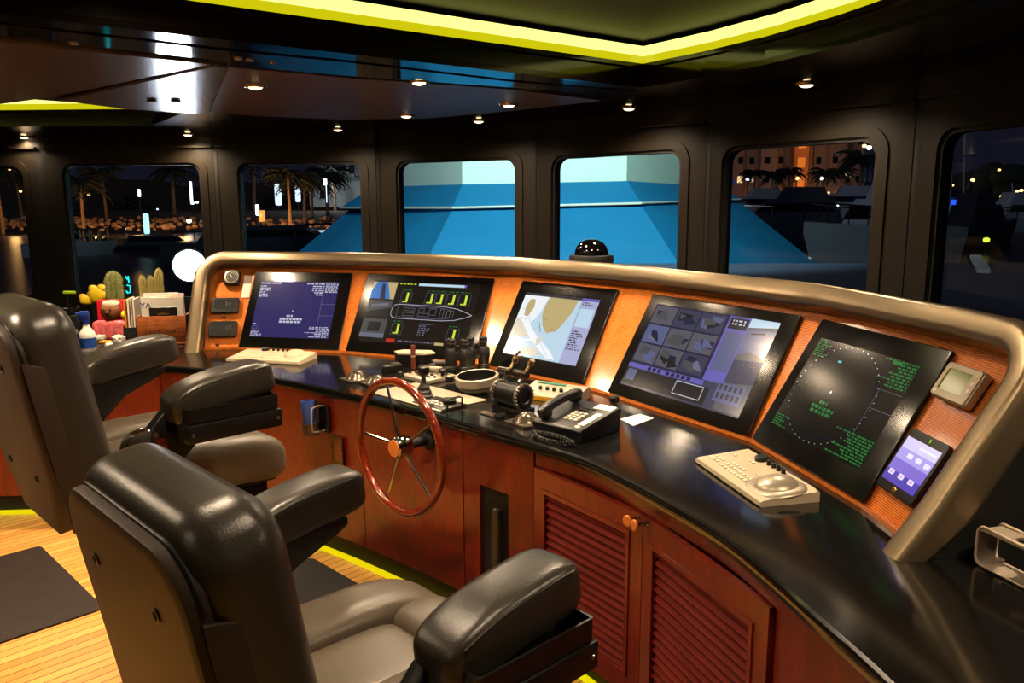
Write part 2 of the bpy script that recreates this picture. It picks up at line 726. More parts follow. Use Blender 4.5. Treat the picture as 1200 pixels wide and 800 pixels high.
def cove(idx, loop, z0, label_m):
    """stepped moulding rising from the soffit to a lit cove and the tray ceiling"""
    bm = BM()
    steps = [(0, z0), (0, z0 + .025), (-.015, z0 + .028), (-.015, z0 + .05), (-.03, z0 + .053), (-.03, z0 + .075), (-.012, z0 + .08), (-.012, z0 + .095), (-.03, z0 + .098), (-.05, z0 + .098)]
    prev = None
    for d, z in steps:
        l = offset_loop(loop, d)
        if prev:
            ring_strip(bm, prev[0], prev[1], l, z)
        prev = (l, z)
    t = struct('trim_%d' % idx, bm, M_soffit)
    bm = BM()
    l1, l2, l3 = offset_loop(loop, -.046), offset_loop(loop, -.06), offset_loop(loop, -.05)
    ring_strip(bm, l1, z0 + .1, l2, z0 + .135)
    ring_strip(bm, l2, z0 + .135, l3, z0 + .172, 1)
    obj('led_strip', bm, [M_led, M_ledc], t)
    bm = BM()
    l4 = offset_loop(loop, -.08)
    ring_strip(bm, l3, z0 + .172, l4, z0 + .19)
    plate(bm, l4, [], .02, T(0, 0, z0 + .21))
    obj('tray_ceiling', bm, M_trayc, t)
    return t


cove(1, TRAY_S, Z_CEIL, 0)
cove(2, TRAY_P, Z_CEIL, 0)

# lacquered panels let into the soffit
def cpoly(pts, z): return [tuple(atz(px, py, z)[:2]) for px, py in pts]


bm = BM()
zz = Z_CEIL - .004
plate(bm, cpoly([(0, 29), (268, 60), (400, 72.5), (600, 96), (745, 108), (738, 112), (600, 104), (400, 90), (268, 78), (0, 49)], zz), [], .003, T(0, 0, zz + .003))
s_ = struct('trim_3', bm, M_strip)
bm = BM()
zz = Z_CEIL - .008
plate(bm, cpoly([(268, 79), (400, 91), (600, 105), (705, 118), (600, 130), (500, 139), (400, 140), (300, 136), (246, 131)], zz), [], .007, T(0, 0, zz + .007))
struct('trim_4', bm, M_brownp)
bm = BM()
zz = Z_CEIL - .012
plate(bm, cpoly([(-120, 36), (0, 49), (246, 75.5), (60, 114), (0, 122), (-120, 138)], zz), [], .01, T(0, 0, zz + .01))
h_ = struct('trim_5', bm, M_hatch)
bm = BM()
plate(bm, cpoly([(254, 77.5), (267, 80), (243, 134), (150, 128), (70, 118)], zz), [], .01, T(0, 0, zz + .01))
h2 = struct('trim_6', bm, M_hatch)
bm = BM()
for q in ((178, 117), (206, 117)):
    p = atz(*q, zz - .002)
    box(bm, (p.x, p.y, zz - .006), (.035, .03, .010), bev=.003)
obj('hinge', bm, M_black, h2)
# small latches on the strip
bm = BM()
for q in ((86, 49), (279, 67), (292, 69), (319, 72)):
    p = atz(*q, Z_CEIL)
    lathe(bm, [(0, 0), (.014, 0), (.012, -.004), (0, -.004)], T(p.x, p.y, Z_CEIL - .004), 14)
obj('stud', bm, M_steel, s_)

# downlights
DL_PX = [((299, 98), 'by the pale ceiling panels'), ((396, 151), 'above the gap right of the palm-tree window'), ((220, 157), 'above the floodlit window'), ((28, 160), 'far left over the corner window'), ((476, 133), 'over the left end of the blue-canvas view'), ((561, 141), 'small one close to the window wall above the blue canvas'), ((596, 120), 'near the tip of the brown ceiling panel'), ((737, 126), 'in dark soffit below the bend of the yellow light strip'), ((945, 98), 'alone in the dark soffit above the hotel-view window')]
DL_XY = [(atz(*q, Z_CEIL)[:2], lab) for q, lab in DL_PX]
lamps = []


def spot(x, y, z, power, ang=155, col=(1, .76, .50), blend=1, rad=.05, aim=None):
    d = bpy.data.lights.new('downlight_beam', 'SPOT')
    d.energy = power
    d.color = col
    d.spot_size = math.radians(ang)
    d.spot_blend = blend
    d.shadow_soft_size = rad
    o = bpy.data.objects.new('downlight_beam', d)
    COL.objects.link(o)
    o.location = (x, y, z)
    if aim is not None:
        o.rotation_euler = (Vector(aim) - Vector((x, y, z))).to_track_quat('-Z', 'Y').to_euler()
    return o


def downlight(x, y, z, label):
    t = thing('ceiling_downlight', label, 'ceiling light', (x, y, z), 0, 'recessed ceiling downlights')
    bm = BM()
    lathe(bm, [(.030, .004), (.030, -.004), (.036, -.009), (.043, -.006), (.046, 0)], None, 28)
    obj('trim_ring', bm, M_brass, t)
    bm = BM()
    lathe(bm, [(.030, -.003), (.022, -.010), (.012, -.014), (0, -.015)], None, 24)
    obj('lamp', bm, M_lamp, t)
    return t


for (x, y), lab in DL_XY:
    z = Z_CEIL - (.008 if ('brown' in lab or 'pale' in lab or 'left end' in lab) else 0)
    downlight(x, y, z, 'lit round ceiling downlight, ' + lab)
    spot(x, y, z - .03, 45)
# ------------------------------------------------------------------ helm console
ZC = .80
FRONT = [(-3.4, -2.55), (-2.75, -2.27), (-2.3, -1.88), (-1.9, -1.44), (-1.5, -1.10), (-1.2, -.95), (-.92, -.862), (-.5, -.80), (-.2, -.775), (.15, -.757), (.5, -.752), (.78, -.755), (.97, -.775), (1.27, -.868), (1.58, -.999), (1.887, -1.198), (2.1, -1.345), (2.35, -1.56), (2.6, -1.82)]
K = frame(KO, KU, KV, Vector((0, 0, 1)))


def smooth_line(pts, n=6):
    o = []
    for i in range(len(pts) - 1):
        p0, p1, p2, p3 = (Vector(pts[max(0, min(len(pts) - 1, k))]) for k in (i - 1, i, i + 1, i + 2))
        for k in range(n):
            t = k / n
            o.append(tuple(.5 * ((2 * p1) + (p2 - p0) * t + (2 * p0 - 5 * p1 + 4 * p2 - p3) * t * t + (3 * p1 - p0 - 3 * p2 + p3) * t ** 3)))
    o.append(tuple(pts[-1]))
    return o


def offset_line(pts, d):
    """shift an open uv line forward (away from the helm) by d"""
    o = []
    for i in range(len(pts)):
        a, b = Vector(pts[max(0, i - 1)]), Vector(pts[min(len(pts) - 1, i + 1)])
        e = (b - a).normalized()
        q = Vector(pts[i]) + Vector((-e.y, e.x)) * d
        o.append((q.x, q.y))
    return o


FS = smooth_line(FRONT)
WALL_UV = [touv((x, y, 0)) for x, y in WC]
WALL_IN = []
for i, (x, y) in enumerate(WC):
    k0, k1 = max(0, i - 1), min(len(WC) - 1, i + 1)
    e = Vector((WC[k1][0] - WC[k0][0], WC[k1][1] - WC[k0][1])).normalized()
    WALL_IN.append(touv((x + e.y * .045, y - e.x * .045, 0)))
# worktop
bm = BM()
prev = None
prof = [(.03, ZC - .036), (.006, ZC - .036), (0, ZC - .030), (0, ZC - .012), (.004, ZC - .004), (.012, ZC)]
for d, z in prof:
    ln = offset_line(FS, d)
    cur = [bm.verts.new(K @ Vector((p[0], p[1], z))) for p in ln]
    if prev:
        for i in range(len(cur) - 1):
            bm.faces.new([prev[i], prev[i + 1], cur[i + 1], cur[i]])
    prev = cur
lip = offset_line(FS, .012)
back = [WALL_IN[k] for k in range(1, 10)]
poly = lip + back[::-1]
plate(bm, poly, [], .03, K, 0, ZC)
top = obj('countertop', bm, M_granite)
tag(top, 'curved polished black stone worktop running along the whole helm console', 'worktop')

# cabinet under the worktop
CF = offset_line(FRONT, .055)
CFS = smooth_line(CF)
console = thing('helm_console', 'long curved reddish cherry cabinet carrying the black worktop, with louvred doors', 'console', KO, KROT)


def fline(d, u0, u1):
    """part of the cabinet face between two u values, moved d towards the helm"""
    ln = offset_line(CFS, -d)

    def at(u):
        for a, b in zip(ln, ln[1:]):
            if a[0] <= u <= b[0]:
                t = (u - a[0]) / max(b[0] - a[0], 1e-9)
                return (u, a[1] + (b[1] - a[1]) * t)
        return ln[-1] if u > 0 else ln[0]
    return [at(u0)] + [p for p in ln if u0 < p[0] < u1] + [at(u1)]


def skin(name, u0, u1, z0, z1, m, d0=0., d1=.018, parent=None, smooth=35):
    """curved board on the cabinet face"""
    bm = BM()
    a, b = fline(d0, u0, u1), fline(d1, u0, u1)
    n = min(len(a), len(b))
    rows = []
    for p, z in ((a, z0), (b, z0), (b, z1), (a, z1)):
        rows.append([bm.verts.new((q[0], q[1], z)) for q in p[:n - 1] + p[-1:]])
    n = min(len(r) for r in rows)
    for k in range(4):
        r, s = rows[k], rows[(k + 1) % 4]
        for i in range(n - 1):
            bm.faces.new([r[i], r[i + 1], s[i + 1], s[i]])
    bm.faces.new([rows[k][0] for k in range(4)])
    bm.faces.new([rows[k][n - 1] for k in range(3, -1, -1)])
    return obj(name, bm, m, parent or console, smooth)


def uof(px, py):
    """u coordinate of a picture point on the cabinet face"""
    u = 0
    for _ in range(8):
        v = fline(0, u - .001, u + .001)[0][1]
        p = atplane(px, py, uvw(0, v), KV)
        u = touv(p)[0]
    return u, p.z


skin('carcass', -3.3, 2.5, .10, ZC - .036, M_cherry, -.03, 0.)
skin('toe_kick', -3.3, 2.5, .012, .10, M_blackm, -.05, -.01)
e = skin('floor_light_strip', -3.3, 2.5, 0, .022, M_ledfloor, .0, .012)
e['label'] = 'glowing yellow strip at the foot'
seams = [-3.3, -2.5, -1.95, -1.55, -1.12, uof(312, 500)[0], uof(430, 560)[0], uof(547, 560)[0], uof(630, 600)[0]]
D0 = uof(633, 600)[0]
D1 = uof(761, 660)[0]
D2 = uof(911, 760)[0]
for a, b in zip(seams, seams[1:]):
    if abs(b - uof(630, 600)[0]) < 1e-6:
        # panel with a tall niche
        (n0, zt), (n1, _), (_, zb) = uof(566, 566), uof(600, 578), uof(572, 668)
        zb -= .05
        skin('front_panel', a + .003, n0, .105, ZC - .04, M_cherry)
        skin('front_panel', n1, b - .003, .105, ZC - .04, M_cherry)
        skin('front_panel', n0, n1, zt, ZC - .04, M_cherry)
        skin('front_panel', n0, n1, .105, zb, M_cherry)
        skin('niche_lining', n0, n1, zb, zt, M_blackm, .001, .002)
        NICHE = (n0, n1, zb, zt)
    else:
        skin('front_panel', a + .003, b - .003, .105, ZC - .04, M_cherry)
skin('front_panel', D2 + .006, 2.45, .105, ZC - .04, M_cherry)
# straight moulding under the lip on the curved right side
skin('top_rail', D0, 2.45, ZC - .036 - .055, ZC - .037, M_cherry, .018, .022)


def louvre_door(u0, u1, knob_right):
    p0, p1 = Vector(fline(.02, u0, u1)[0]), Vector(fline(.02, u0, u1)[-1])
    L = (p1 - p0).length
    x = Vector(((p1 - p0).x, (p1 - p0).y, 0)).normalized()
    n = Vector((x.y, -x.x, 0))
    M = frame(Vector((p0.x, p0.y, 0)), x, Vector((0, 0, 1)), n)
    z0, z1 = .11, ZC - .095
    e = .062
    bm = BM()
    plate(bm, [(.003, z0), (L - .003, z0), (L - .003, z1), (.003, z1)], [[(e, z0 + .07), (L - e, z0 + .07), (L - e, z1 - .07), (e, z1 - .07)]], .022, M, 0, .012)
    plate(bm, [(e - .008, z0 + .062), (L - e + .008, z0 + .062), (L - e + .008, z1 - .062), (e - .008, z1 - .062)], [[(e + .006, z0 + .076), (L - e - .006, z0 + .076), (L - e - .006, z1 - .076), (e + .006, z1 - .076)]], .006, M, 0, .017)
    d = obj('door', bm, M_cherry, console)
    bm = BM()
    ns = 17
    h = (z1 - z0 - .14) / ns
    for k in range(ns):
        zc = z0 + .07 + h * (k + .5)
        box(bm, (0, 0, 0), (L - 2 * e, .007, h * 1.02), M @ T(L / 2, zc, -.001) @ RX(PI / 2) @ RX(-.70), bev=.002, seg=1)
    box(bm, (L / 2, (z0 + z1) / 2, -.017), (L - 2 * e + .02, z1 - z0 - .12, .004), M, mi=1)
    obj('louvre_panel', bm, [M_cherryd, M_blackm], d)
    bm = BM()
    kx = (L - .020) if knob_right else .030
    Mk = M @ T(kx, z1 - .012, .012)
    lathe(bm, [(0, 0), (.009, 0), (.009, .004), (.0055, .006), (.0055, .030), (.010, .036), (.017, .040)], Mk, 18, 0)
    lathe(bm, [(.017, .040), (.017, .046), (.015, .0475), (0, .048)], Mk, 24, 1)
    kn = obj('knob', bm, [M_chrome, M_panel], d)
    return d


louvre_door(D0, D1, True)['label'] = 'louvred door nearer the wheel'
louvre_door(D1, D2, False)['label'] = 'louvred door farther from the wheel'

# black handset in the niche
n0, n1, zb, zt = NICHE
nm = n0 + (n1 - n0) * .66
vv = fline(.018, nm - .001, nm + .001)[0][1]
hs = thing('intercom_handset', 'slim black handset hanging in the dark cabinet niche', 'handset', uvw(nm, vv - .012, zb + .02), KROT)
bm = BM()
hz = zt - zb
slab(bm, .034, hz * .78, .014, .024, .008, T(0, 0, hz * .40) @ RX(PI / 2))
obj('handle', bm, mat('worn_dark_handset', (58, 50, 42), .4), hs)
for q in (.70, .10):
    bm = BM()
    slab(bm, .036, .055, .012, .018, .006, T(0, .008, hz * q) @ RX(PI / 2))
    obj('earpiece', bm, M_blackm, hs)
bm = BM()
pts = [(-.03 + .005 * math.cos(k * 1.3), .006 + .005 * math.sin(k * 1.3), hz * .10 + k * hz * .005) for k in range(90)]
tube(bm, pts, .0016, 6)
obj('coiled_cord', bm, M_rubber, hs)

# latch plate (small hatch) left of the wheel
u, z = uof(401, 527)
v = fline(.018, u - .001, u + .001)[0][1]
lp = thing('latch_plate', 'framed bronze latch plate set in the cabinet left of the steering wheel', 'latch', uvw(u, v - .006, z), KROT)
bm = BM()
plate(bm, rrect(.098, .135, .006), [rrect(.060, .085, .004)], .006, RX(PI / 2), 0, .007)
obj('frame', bm, mat('bronze', (96, 74, 48), .35, metal=.8), lp)
bm = BM()
plate(bm, rrect(.058, .083, .004), [], .003, RX(PI / 2), 0, .004)
obj('flap', bm, M_cherry, lp)
for sx in (-.040, .040):
    bm = BM()
    lathe(bm, [(.004, 0), (.003, .002), (0, .0025)], T(sx, -.007, .0) @ RX(PI / 2), 10)
    obj('screw', bm, M_steel, lp)
bm = BM()
box(bm, (0, -.004, -.105), (.098, .006, .06))
obj('lower_plate', bm, M_blackm, lp)

# drink holder with blue cup hanging on the cabinet
u, z = uof(380, 487)
v = fline(.018, u - .001, u + .001)[0][1]
dh = thing('cup_holder', 'folding cup holder with pale wire bail fixed to cabinet left of the wheel', 'cup holder', uvw(u + .03, v - .001, z), KROT)
bm = BM()
slab(bm, .075, .13, .012, .012, .004, T(.01, -.0065, 0) @ RX(PI / 2))
obj('back_plate', bm, M_black, dh)
bm = BM()
tube(bm, [(.02, -.012, .062), (.02, -.05, .066), (.026, -.075, .060), (.03, -.082, .04), (.03, -.082, -.02), (.026, -.075, -.045), (.02, -.05, -.052), (.02, -.012, -.05)], .0042, 8)
obj('bail', bm, M_silver, dh)
bm = BM()
lathe(bm, [(.028, -.075), (.036, -.072), (.040, -.02), (.036, -.02), (.032, -.068), (0, -.069)], T(-.035, -.052, 0) @ RY(-.1), 22)
obj('cup_ring', bm, mat('worn_bronze_cup', (80, 62, 46), .4, metal=.4), dh)
bm = BM()
lathe(bm, [(0, -.064), (.030, -.064), (.034, .075), (.034, .082), (.029, .082), (.026, -.05), (0, -.05)], None, 26)
cup = obj('drink_koozie', bm, mat('blue_foam', (38, 62, 128), .6))
cup.matrix_world = K @ T(u + .03 - .035, v - .053, z) @ RY(-.1)
tag(cup, 'blue foam sleeve sitting in the cup holder on the cabinet', 'drink sleeve')

# steering wheel
WV = -.875
wp = atv(467, 524, WV)
wt = thing('steering_wheel', 'varnished wooden steering wheel with five chrome spokes on the cabinet front', 'steering wheel', wp, KROT)
MW = RX(PI / 2)                  # local z -> towards the helmsman
bm = BM()
Rw = .253
torus(bm, Rw, .0165, MW, 72, 14)
obj('rim', bm, M_mahog, wt)
for k in range(5):
    a = math.radians(108 + 72 * k - 3)
    c, s = math.cos(a), math.sin(a)
    bm = BM()
    tube(bm, [MW @ Vector((.028 * c, .028 * s, -.012)), MW @ Vector((.12 * c, .12 * s, -.006)), MW @ Vector(((Rw - .014) * c, (Rw - .014) * s, 0))], [.0075, .0062, .005], 10)
    obj('spoke', bm, M_chrome, wt)
bm = BM()
lathe(bm, [(0, -.045), (.036, -.045), (.040, -.03), (.043, .0), (.040, .018), (.034, .022)], MW, 32)
obj('hub', bm, M_chrome, wt)
bm = BM()
lathe(bm, [(.034, .021), (.033, .0245), (0, .026)], MW, 32)
obj('hub_cap', bm, M_panel, wt)
vface = fline(.018, -.06, -.058)[0][1]
bm = BM()
cyl(bm, (0, .044, 0), (0, vface - WV - .001, 0), .020)
lathe(bm, [(.040, 0), (.040, .008), (.028, .014), (.020, .02)], T(0, vface - WV - .001, 0) @ RX(PI / 2), 28)
obj('shaft', bm, M_blackm, wt)

# ------------------------------------------------------------------ instrument pod
ZB, TILT = .81, math.radians(30.76)
FAC = [(-1.222, 4.346, -11.5, .590), (-.541, 4.118, -24.6, .778), (.098, 3.66, -45.4, .599), (.598, 2.979, -59.2, .773), (.867, 2.335, -78.5, .602)]
HM = .463


def facet(x, y, h):
    h = math.radians(h)
    a = Vector((math.cos(h), math.sin(h), 0))
    n = Vector((-math.sin(h), math.cos(h), 0))
    s = n * math.sin(TILT) + Vector((0, 0, math.cos(TILT)))
    return a, n, s, a.cross(s)


NODES = []      # (base point, n, s)
lx = Vector((-1.70, 4.39, ZB))
f0 = facet(*FAC[0][:3])
for i, (x, y, h, w) in enumerate(FAC):
    a, n, s, o = facet(x, y, h)
    b = Vector((x, y, ZB))
    if i == 0:
        aL, nL, sL, oL = facet(0, 0, 4)
        NODES.append((lx, nL, sL))
        NODES.append((b - a * (w / 2 + .012), nL * .5 + n * .5, (sL + s) * .5))
    else:
        NODES.append((b - a * (w / 2 + .004), n, s))
    if i == 4:
        aR, nR, sR, oR = facet(0, 0, -86)
        NODES.append((b + a * (w / 2 + .012), (nR + n) * .5, (sR + s) * .5))
        NODES.append((Vector((.943, 1.785, ZB)), nR, sR))
    else:
        NODES.append((b + a * (w / 2 + .004), n, s))
N0, N1 = NODES[0], NODES[-1]
IN = -.014                        # wood face behind the monitor glass


def nd(k, t, off=0):
    b, n, s = NODES[k]
    s = s.normalized()
    n = n.normalized()
    out = Vector((-n.x * math.cos(TILT), -n.y * math.cos(TILT), math.sin(TILT)))
    return b + s * t + out * off


pod = thing('instrument_pod', 'long angled wooden instrument fascia under a taupe hood, standing on the black worktop', 'instrument console', KO, KROT)
PI_ = pod.matrix_basis.inverted()
Kinv = K.inverted()
T0 = -(ZB - ZC) / math.cos(TILT)
bm = BM()
n = len(NODES)
for k in range(n - 1):
    lo = .0001
    p = []
    for t, o in ((T0, .0), (0 + .004, .0), (.012, IN), (HM + .10, IN)):
        p.append([])
    a0, a1 = nd(k, T0 + .008, .012), nd(k + 1, T0 + .008, .012)
    a0.z = a1.z = ZC + .0005
    b0, b1 = nd(k, -.003, .012), nd(k + 1, -.003, .012)
    c0, c1 = nd(k, -.0022, IN), nd(k + 1, -.0022, IN)
    d0, d1 = nd(k, HM + .06, IN), nd(k + 1, HM + .06, IN)
    quad(bm, [Kinv @ v for v in (a0, a1, b1, b0)])
    quad(bm, [Kinv @ v for v in (b0, b1, c1, c0)])
    quad(bm, [Kinv @ v for v in (c0, c1, d1, d0)])
obj('fascia_panel', bm, M_panel, pod, 10)

# hood: closed section swept up one side, along the top and down the other
TIN, BW, OFF0, OFF1 = .490, .080, -.035, .062


def sweep_hood():
    path = []          # (centre function) sampled along nodes with corner arcs
    R = .085
    tc = TIN + BW / 2
    # cumulative arc length along node tops
    base = [nd(k, tc) for k in range(n)]
    segs = []
    left_end = 0
    # left rise
    pts = []
    aL = (NODES[1][0] - NODES[0][0]).normalized()
    aR = (NODES[-1][0] - NODES[-2][0]).normalized()
    sL, sR = NODES[0][2].normalized(), NODES[-1][2].normalized()
    oL = Vector((-NODES[0][1].x * math.cos(TILT), -NODES[0][1].y * math.cos(TILT), math.sin(TILT)))
    oR = Vector((-NODES[-1][1].x * math.cos(TILT), -NODES[-1][1].y * math.cos(TILT), math.sin(TILT)))
    r = R + BW / 2
    b0 = NODES[0][0] - aL * (BW / 2)
    for t in (T0 - .06, .1, .2, .3, tc - r):
        pts.append((b0 + sL * t, -aL, oL))
    for i in range(1, 9):
        q = PI / 2 * i / 8
        c = b0 + aL * r + sL * (tc - r)
        d = -aL * math.cos(q) + sL * math.sin(q)
        pts.append((c + d * r, d, oL))
    tops = []
    for k in range(1, n - 1):
        b, nn, s = NODES[k]
        s = s.normalized()
        nn = nn.normalized()
        tops.append((b + s * tc, s, Vector((-nn.x * math.cos(TILT), -nn.y * math.cos(TILT), math.sin(TILT)))))
    # smooth the top run
    P = smooth_line([tuple(q[0]) for q in tops], 5)
    S = smooth_line([tuple(q[1]) for q in tops], 5)
    O = smooth_line([tuple(q[2]) for q in tops], 5)
    sm = [Vector(p) for p in P]
    for _ in range(14):
        sm = [sm[0]] + [(sm[i - 1] + sm[i] * 2 + sm[i + 1]) / 4 for i in range(1, len(sm) - 1)] + [sm[-1]]
    for p, s, o in zip(sm, S, O):
        pts.append((Vector(p), Vector(s).normalized(), Vector(o).normalized()))
    b1 = NODES[-1][0] + aR * (BW / 2)
    for i in range(0, 9):
        q = PI / 2 * i / 8
        c = b1 - aR * r + sR * (tc - r)
        d = aR * math.sin(q) + sR * math.cos(q)
        pts.append((c + d * r, d, oR))
    for t in (.3, .2, .1, T0 - .06):
        pts.append((b1 + sR * t, aR, oR))
    return pts


HP = sweep_hood()
sec = rrect(BW, OFF1 - OFF0, .024, 5, 0, (OFF0 + OFF1) / 2)
bm = BM()
prev = None
for p, d, o in HP:
    cur = []
    for x, y in sec:
        q = p + d * x + o * y
        if q.z < ZC + .0005:
            # trim along the slope where the hood meets the worktop
            q = Vector((q.x, q.y, ZC + .0005))
        cur.append(bm.verts.new(Kinv @ q))
    if prev:
        m_ = len(cur)
        for i in range(m_):
            bm.faces.new([prev[i], prev[(i + 1) % m_], cur[(i + 1) % m_], cur[i]])
    else:
        bm.faces.new(cur[::-1])
    prev = cur
bm.faces.new(prev)
obj('hood', bm, M_trim, pod, 50)
# closed sides and shelf running back from the hood to the window wall
bm = BM()
HB = [(p + d * (BW / 2 - .012) + o * (OFF0 + .03)) for p, d, o in HP]


def wall_hit(q, hn):
    best = 9
    for i in range(len(WC) - 1):
        a, x, nn, L = facet_frame(i)
        den = hn.dot(nn)
        if den < -1e-6:
            t = (a + nn * .012 - Vector((q.x, q.y, 0))).dot(nn) / den
            h = Vector((q.x, q.y, 0)) + hn * t
            if t > 0 and -.05 <= (h - a).dot(x) <= L + .05:
                best = min(best, t)
    return best if best < 9 else 1.0


rows = []
for i, q in enumerate(HB):
    o = HP[i][2]
    hn = Vector((-o.x, -o.y, 0)).normalized()
    f = q + hn * (wall_hit(q, hn) - .03)
    a = q.copy()
    a.z, f.z = max(a.z, ZC + .0006), max(min(f.z, 1.15), ZC + .0006)
    m_ = a + hn * .34
    m_.z = max(min(m_.z, 1.22), ZC + .0006)
    f.z = min(f.z, max(.86, ZC + .0006))
    if a.z < 1.15:
        f.z = a.z
        m_.z = a.z
    rows.append([bm.verts.new(Kinv @ v) for v in (a, m_, f)])
for a, b in zip(rows, rows[1:]):
    for k in range(2):
        bm.faces.new([a[k], b[k], b[k + 1], a[k + 1]])
obj('shelf', bm, M_blackm, pod, 40)

# ------------------------------------------------------------------ monitors
S_navy = screen('display_navy', (46, 42, 108), .75)
S_black = screen('display_black', (10, 10, 12), .3)
S_text = screen('display_pale_text', (206, 206, 226), .9)
S_line = screen('display_grey_line', (120, 122, 150), .7)
S_green = screen('display_green', (44, 150, 72), .5)
S_ygreen = screen('display_yellow_green', (190, 214, 60), 1.1)
S_red = screen('display_red', (196, 40, 26), .9)
S_sand = screen('display_sand', (198, 178, 122), .9)
S_sandl = screen('display_pale_sand', (222, 214, 190), .95)
S_water = screen('display_pale_blue', (186, 214, 232), 1.)
S_white = screen('display_white', (238, 242, 246), 1.)
S_lav = screen('display_lavender', (172, 176, 214), .95)
S_ink = screen('display_ink', (70, 70, 86), .5)
S_mapblue = screen('display_map_blue', (40, 118, 200), .9)
S_camgrey = screen('display_camera_grey', (74, 80, 82), .8)
S_camdark = screen('display_camera_dark', (24, 26, 34), .6)
S_cama = screen('display_camera_blue', (96, 104, 150), .75)
S_camb = screen('display_camera_slate', (58, 62, 92), .75)
S_camc = screen('display_camera_olive', (92, 92, 104), .75)
S_peri = screen('display_periwinkle', (104, 98, 190), .85)
S_cyan = screen('display_cyan', (70, 190, 220), 1.)
S_deep = screen('display_deep_blue', (28, 28, 70), .7)


class Panel2D:
    """flat shapes drawn on a display: each layer a hair above the last"""

    def __init__(s, M, x0, y0, w, h):
        s.M, s.x0, s.y0, s.w, s.h = M, x0, y0, w, h
        s.bms = {}
        s.k = 0

    def pt(s, fx, fy, z):
        return s.M @ Vector((s.x0 + fx * s.w, s.y0 + (1 - fy) * s.h, z))

    def poly(s, pts, m, lay=1):
        if m.name not in s.bms:
            s.bms[m.name] = (BM(), m)
        s.k += 1
        z = .0004 * lay + .0000004 * s.k
        f = s.bms[m.name][0]
        vs = [f.verts.new(s.pt(x, y, z)) for x, y in pts]
        tr = tessellate_polygon([[Vector((x, y, 0)) for x, y in pts]])
        for t in tr:
            try:
                f.faces.new([vs[i] for i in t])
            except ValueError:
                pass

    def rect(s, x0, y0, x1, y1, m, lay=1):
        s.poly([(x0, y0), (x1, y0), (x1, y1), (x0, y1)], m, lay)

    def line(s, a, b, m, t=.004, lay=2):
        dx, dy = (b[0] - a[0]) * s.w, (b[1] - a[1]) * s.h
        L = math.hypot(dx, dy) or 1
        nx, ny = -dy / L * t / s.w * .5, dx / L * t / s.h * .5
        s.poly([(a[0] + nx, a[1] + ny), (b[0] + nx, b[1] + ny), (b[0] - nx, b[1] - ny), (a[0] - nx, a[1] - ny)], m, lay)

    def outline(s, pts, m, t=.003, lay=2):
        for a, b in zip(pts, pts[1:] + pts[:1]):
            s.line(a, b, m, t, lay)

    def rows(s, x0, y0, x1, y1, n, m, seed=1, right=False, fill=.8, lay=2, hgt=.55):
        """lines of unreadable small print: broken dashes"""
        r = random.Random(seed)
        dy = (y1 - y0) / n
        for i in range(n):
            lim = (x1 - x0) * (r.uniform(.45, 1) if fill < 1 else 1)
            a = x1 - lim if right else x0
            e = a + lim
            while a < e:
                wd = r.uniform(.012, .045) * (x1 - x0 > .12 and 1 or .7)
                s.rect(a, y0 + dy * i, min(a + wd, e), y0 + dy * (i + hgt), m, lay)
                a += wd + r.uniform(.006, .016)

    def done(s, name, parent, base=None):
        root = None
        bm = BM()
        mats = []
        for nme in s.bms:
            b, m = s.bms[nme]
            mats.append(m)
            merge(bm, b, None, len(mats) - 1)
        o = obj(name, bm, mats, parent, 0)
        return o


def monitor(i, label, mar, cat='monitor'):
    x, y, h, w = FAC[i]
    a, nn, s, o = facet(x, y, h)
    M = frame(Vector((x, y, ZB)) + o * .0035, a, s, o)
    t = thing(['radar_monitor', 'alarm_monitor', 'chart_monitor', 'camera_monitor', 'radar_monitor'][i], label, cat, M=M)
    l, r, tp, bt = mar
    sx, sy = -w / 2 + l * w, bt * HM
    sw, sh = w * (1 - l - r), HM * (1 - tp - bt)
    bm = BM()
    slab(bm, w, HM, .008, .0125, .003, T(0, HM / 2, -.0063), es=3)
    obj('bezel', bm, M_bezel, t)
    return t, Panel2D(Matrix(), sx, sy, sw, sh)


# radar, blue
t, p = monitor(0, 'radar screen with deep blue picture and white text, beside the small round gauge', (.085, .115, .13, .14))
p.rect(0, 0, 1, 1, S_navy)
p.rows(.01, .02, .26, .07, 1, S_text, 3, fill=1)
p.rows(.01, .08, .16, .30, 6, S_text, 4)
p.rows(.60, .02, .82, .07, 1, S_text, 5, fill=1)
p.rows(.66, .07, .82, .26, 5, S_text, 6, True)
p.rows(.84, .01, .995, .20, 6, S_text, 7, fill=1)
p.line((.825, .0), (.825, .82), S_line, .0025)
p.line((.825, .40), (1, .40), S_line, .0025)
p.line((.825, .60), (1, .60), S_line, .0025)
p.rows(.02, .76, .08, .80, 1, S_text, 8)
p.outline([(.02, .81), (.08, .81), (.08, .86), (.02, .86)], S_line, .0025)
p.rows(.01, .90, .17, .99, 4, S_text, 9)
p.rows(.66, .80, .98, .99, 8, S_text, 10, True)
for yy, aa, bb in ((.60, .42, .50), (.655, .34, .62), (.705, .34, .61)):
    p.rows(aa, yy, bb, yy + .045, 1, S_text, int(yy * 100), fill=1, hgt=.8)
p.line((.475, .53), (.495, .53), S_text, .003)
p.line((.485, .515), (.485, .545), S_text, .003)
for k in range(40):
    a_ = 2 * PI * k / 40
    p.rect(.425 + .40 * math.cos(a_), .5 + .485 * math.sin(a_), .428 + .40 * math.cos(a_), .505 + .485 * math.sin(a_), S_line, 2)
p.done('display', t)

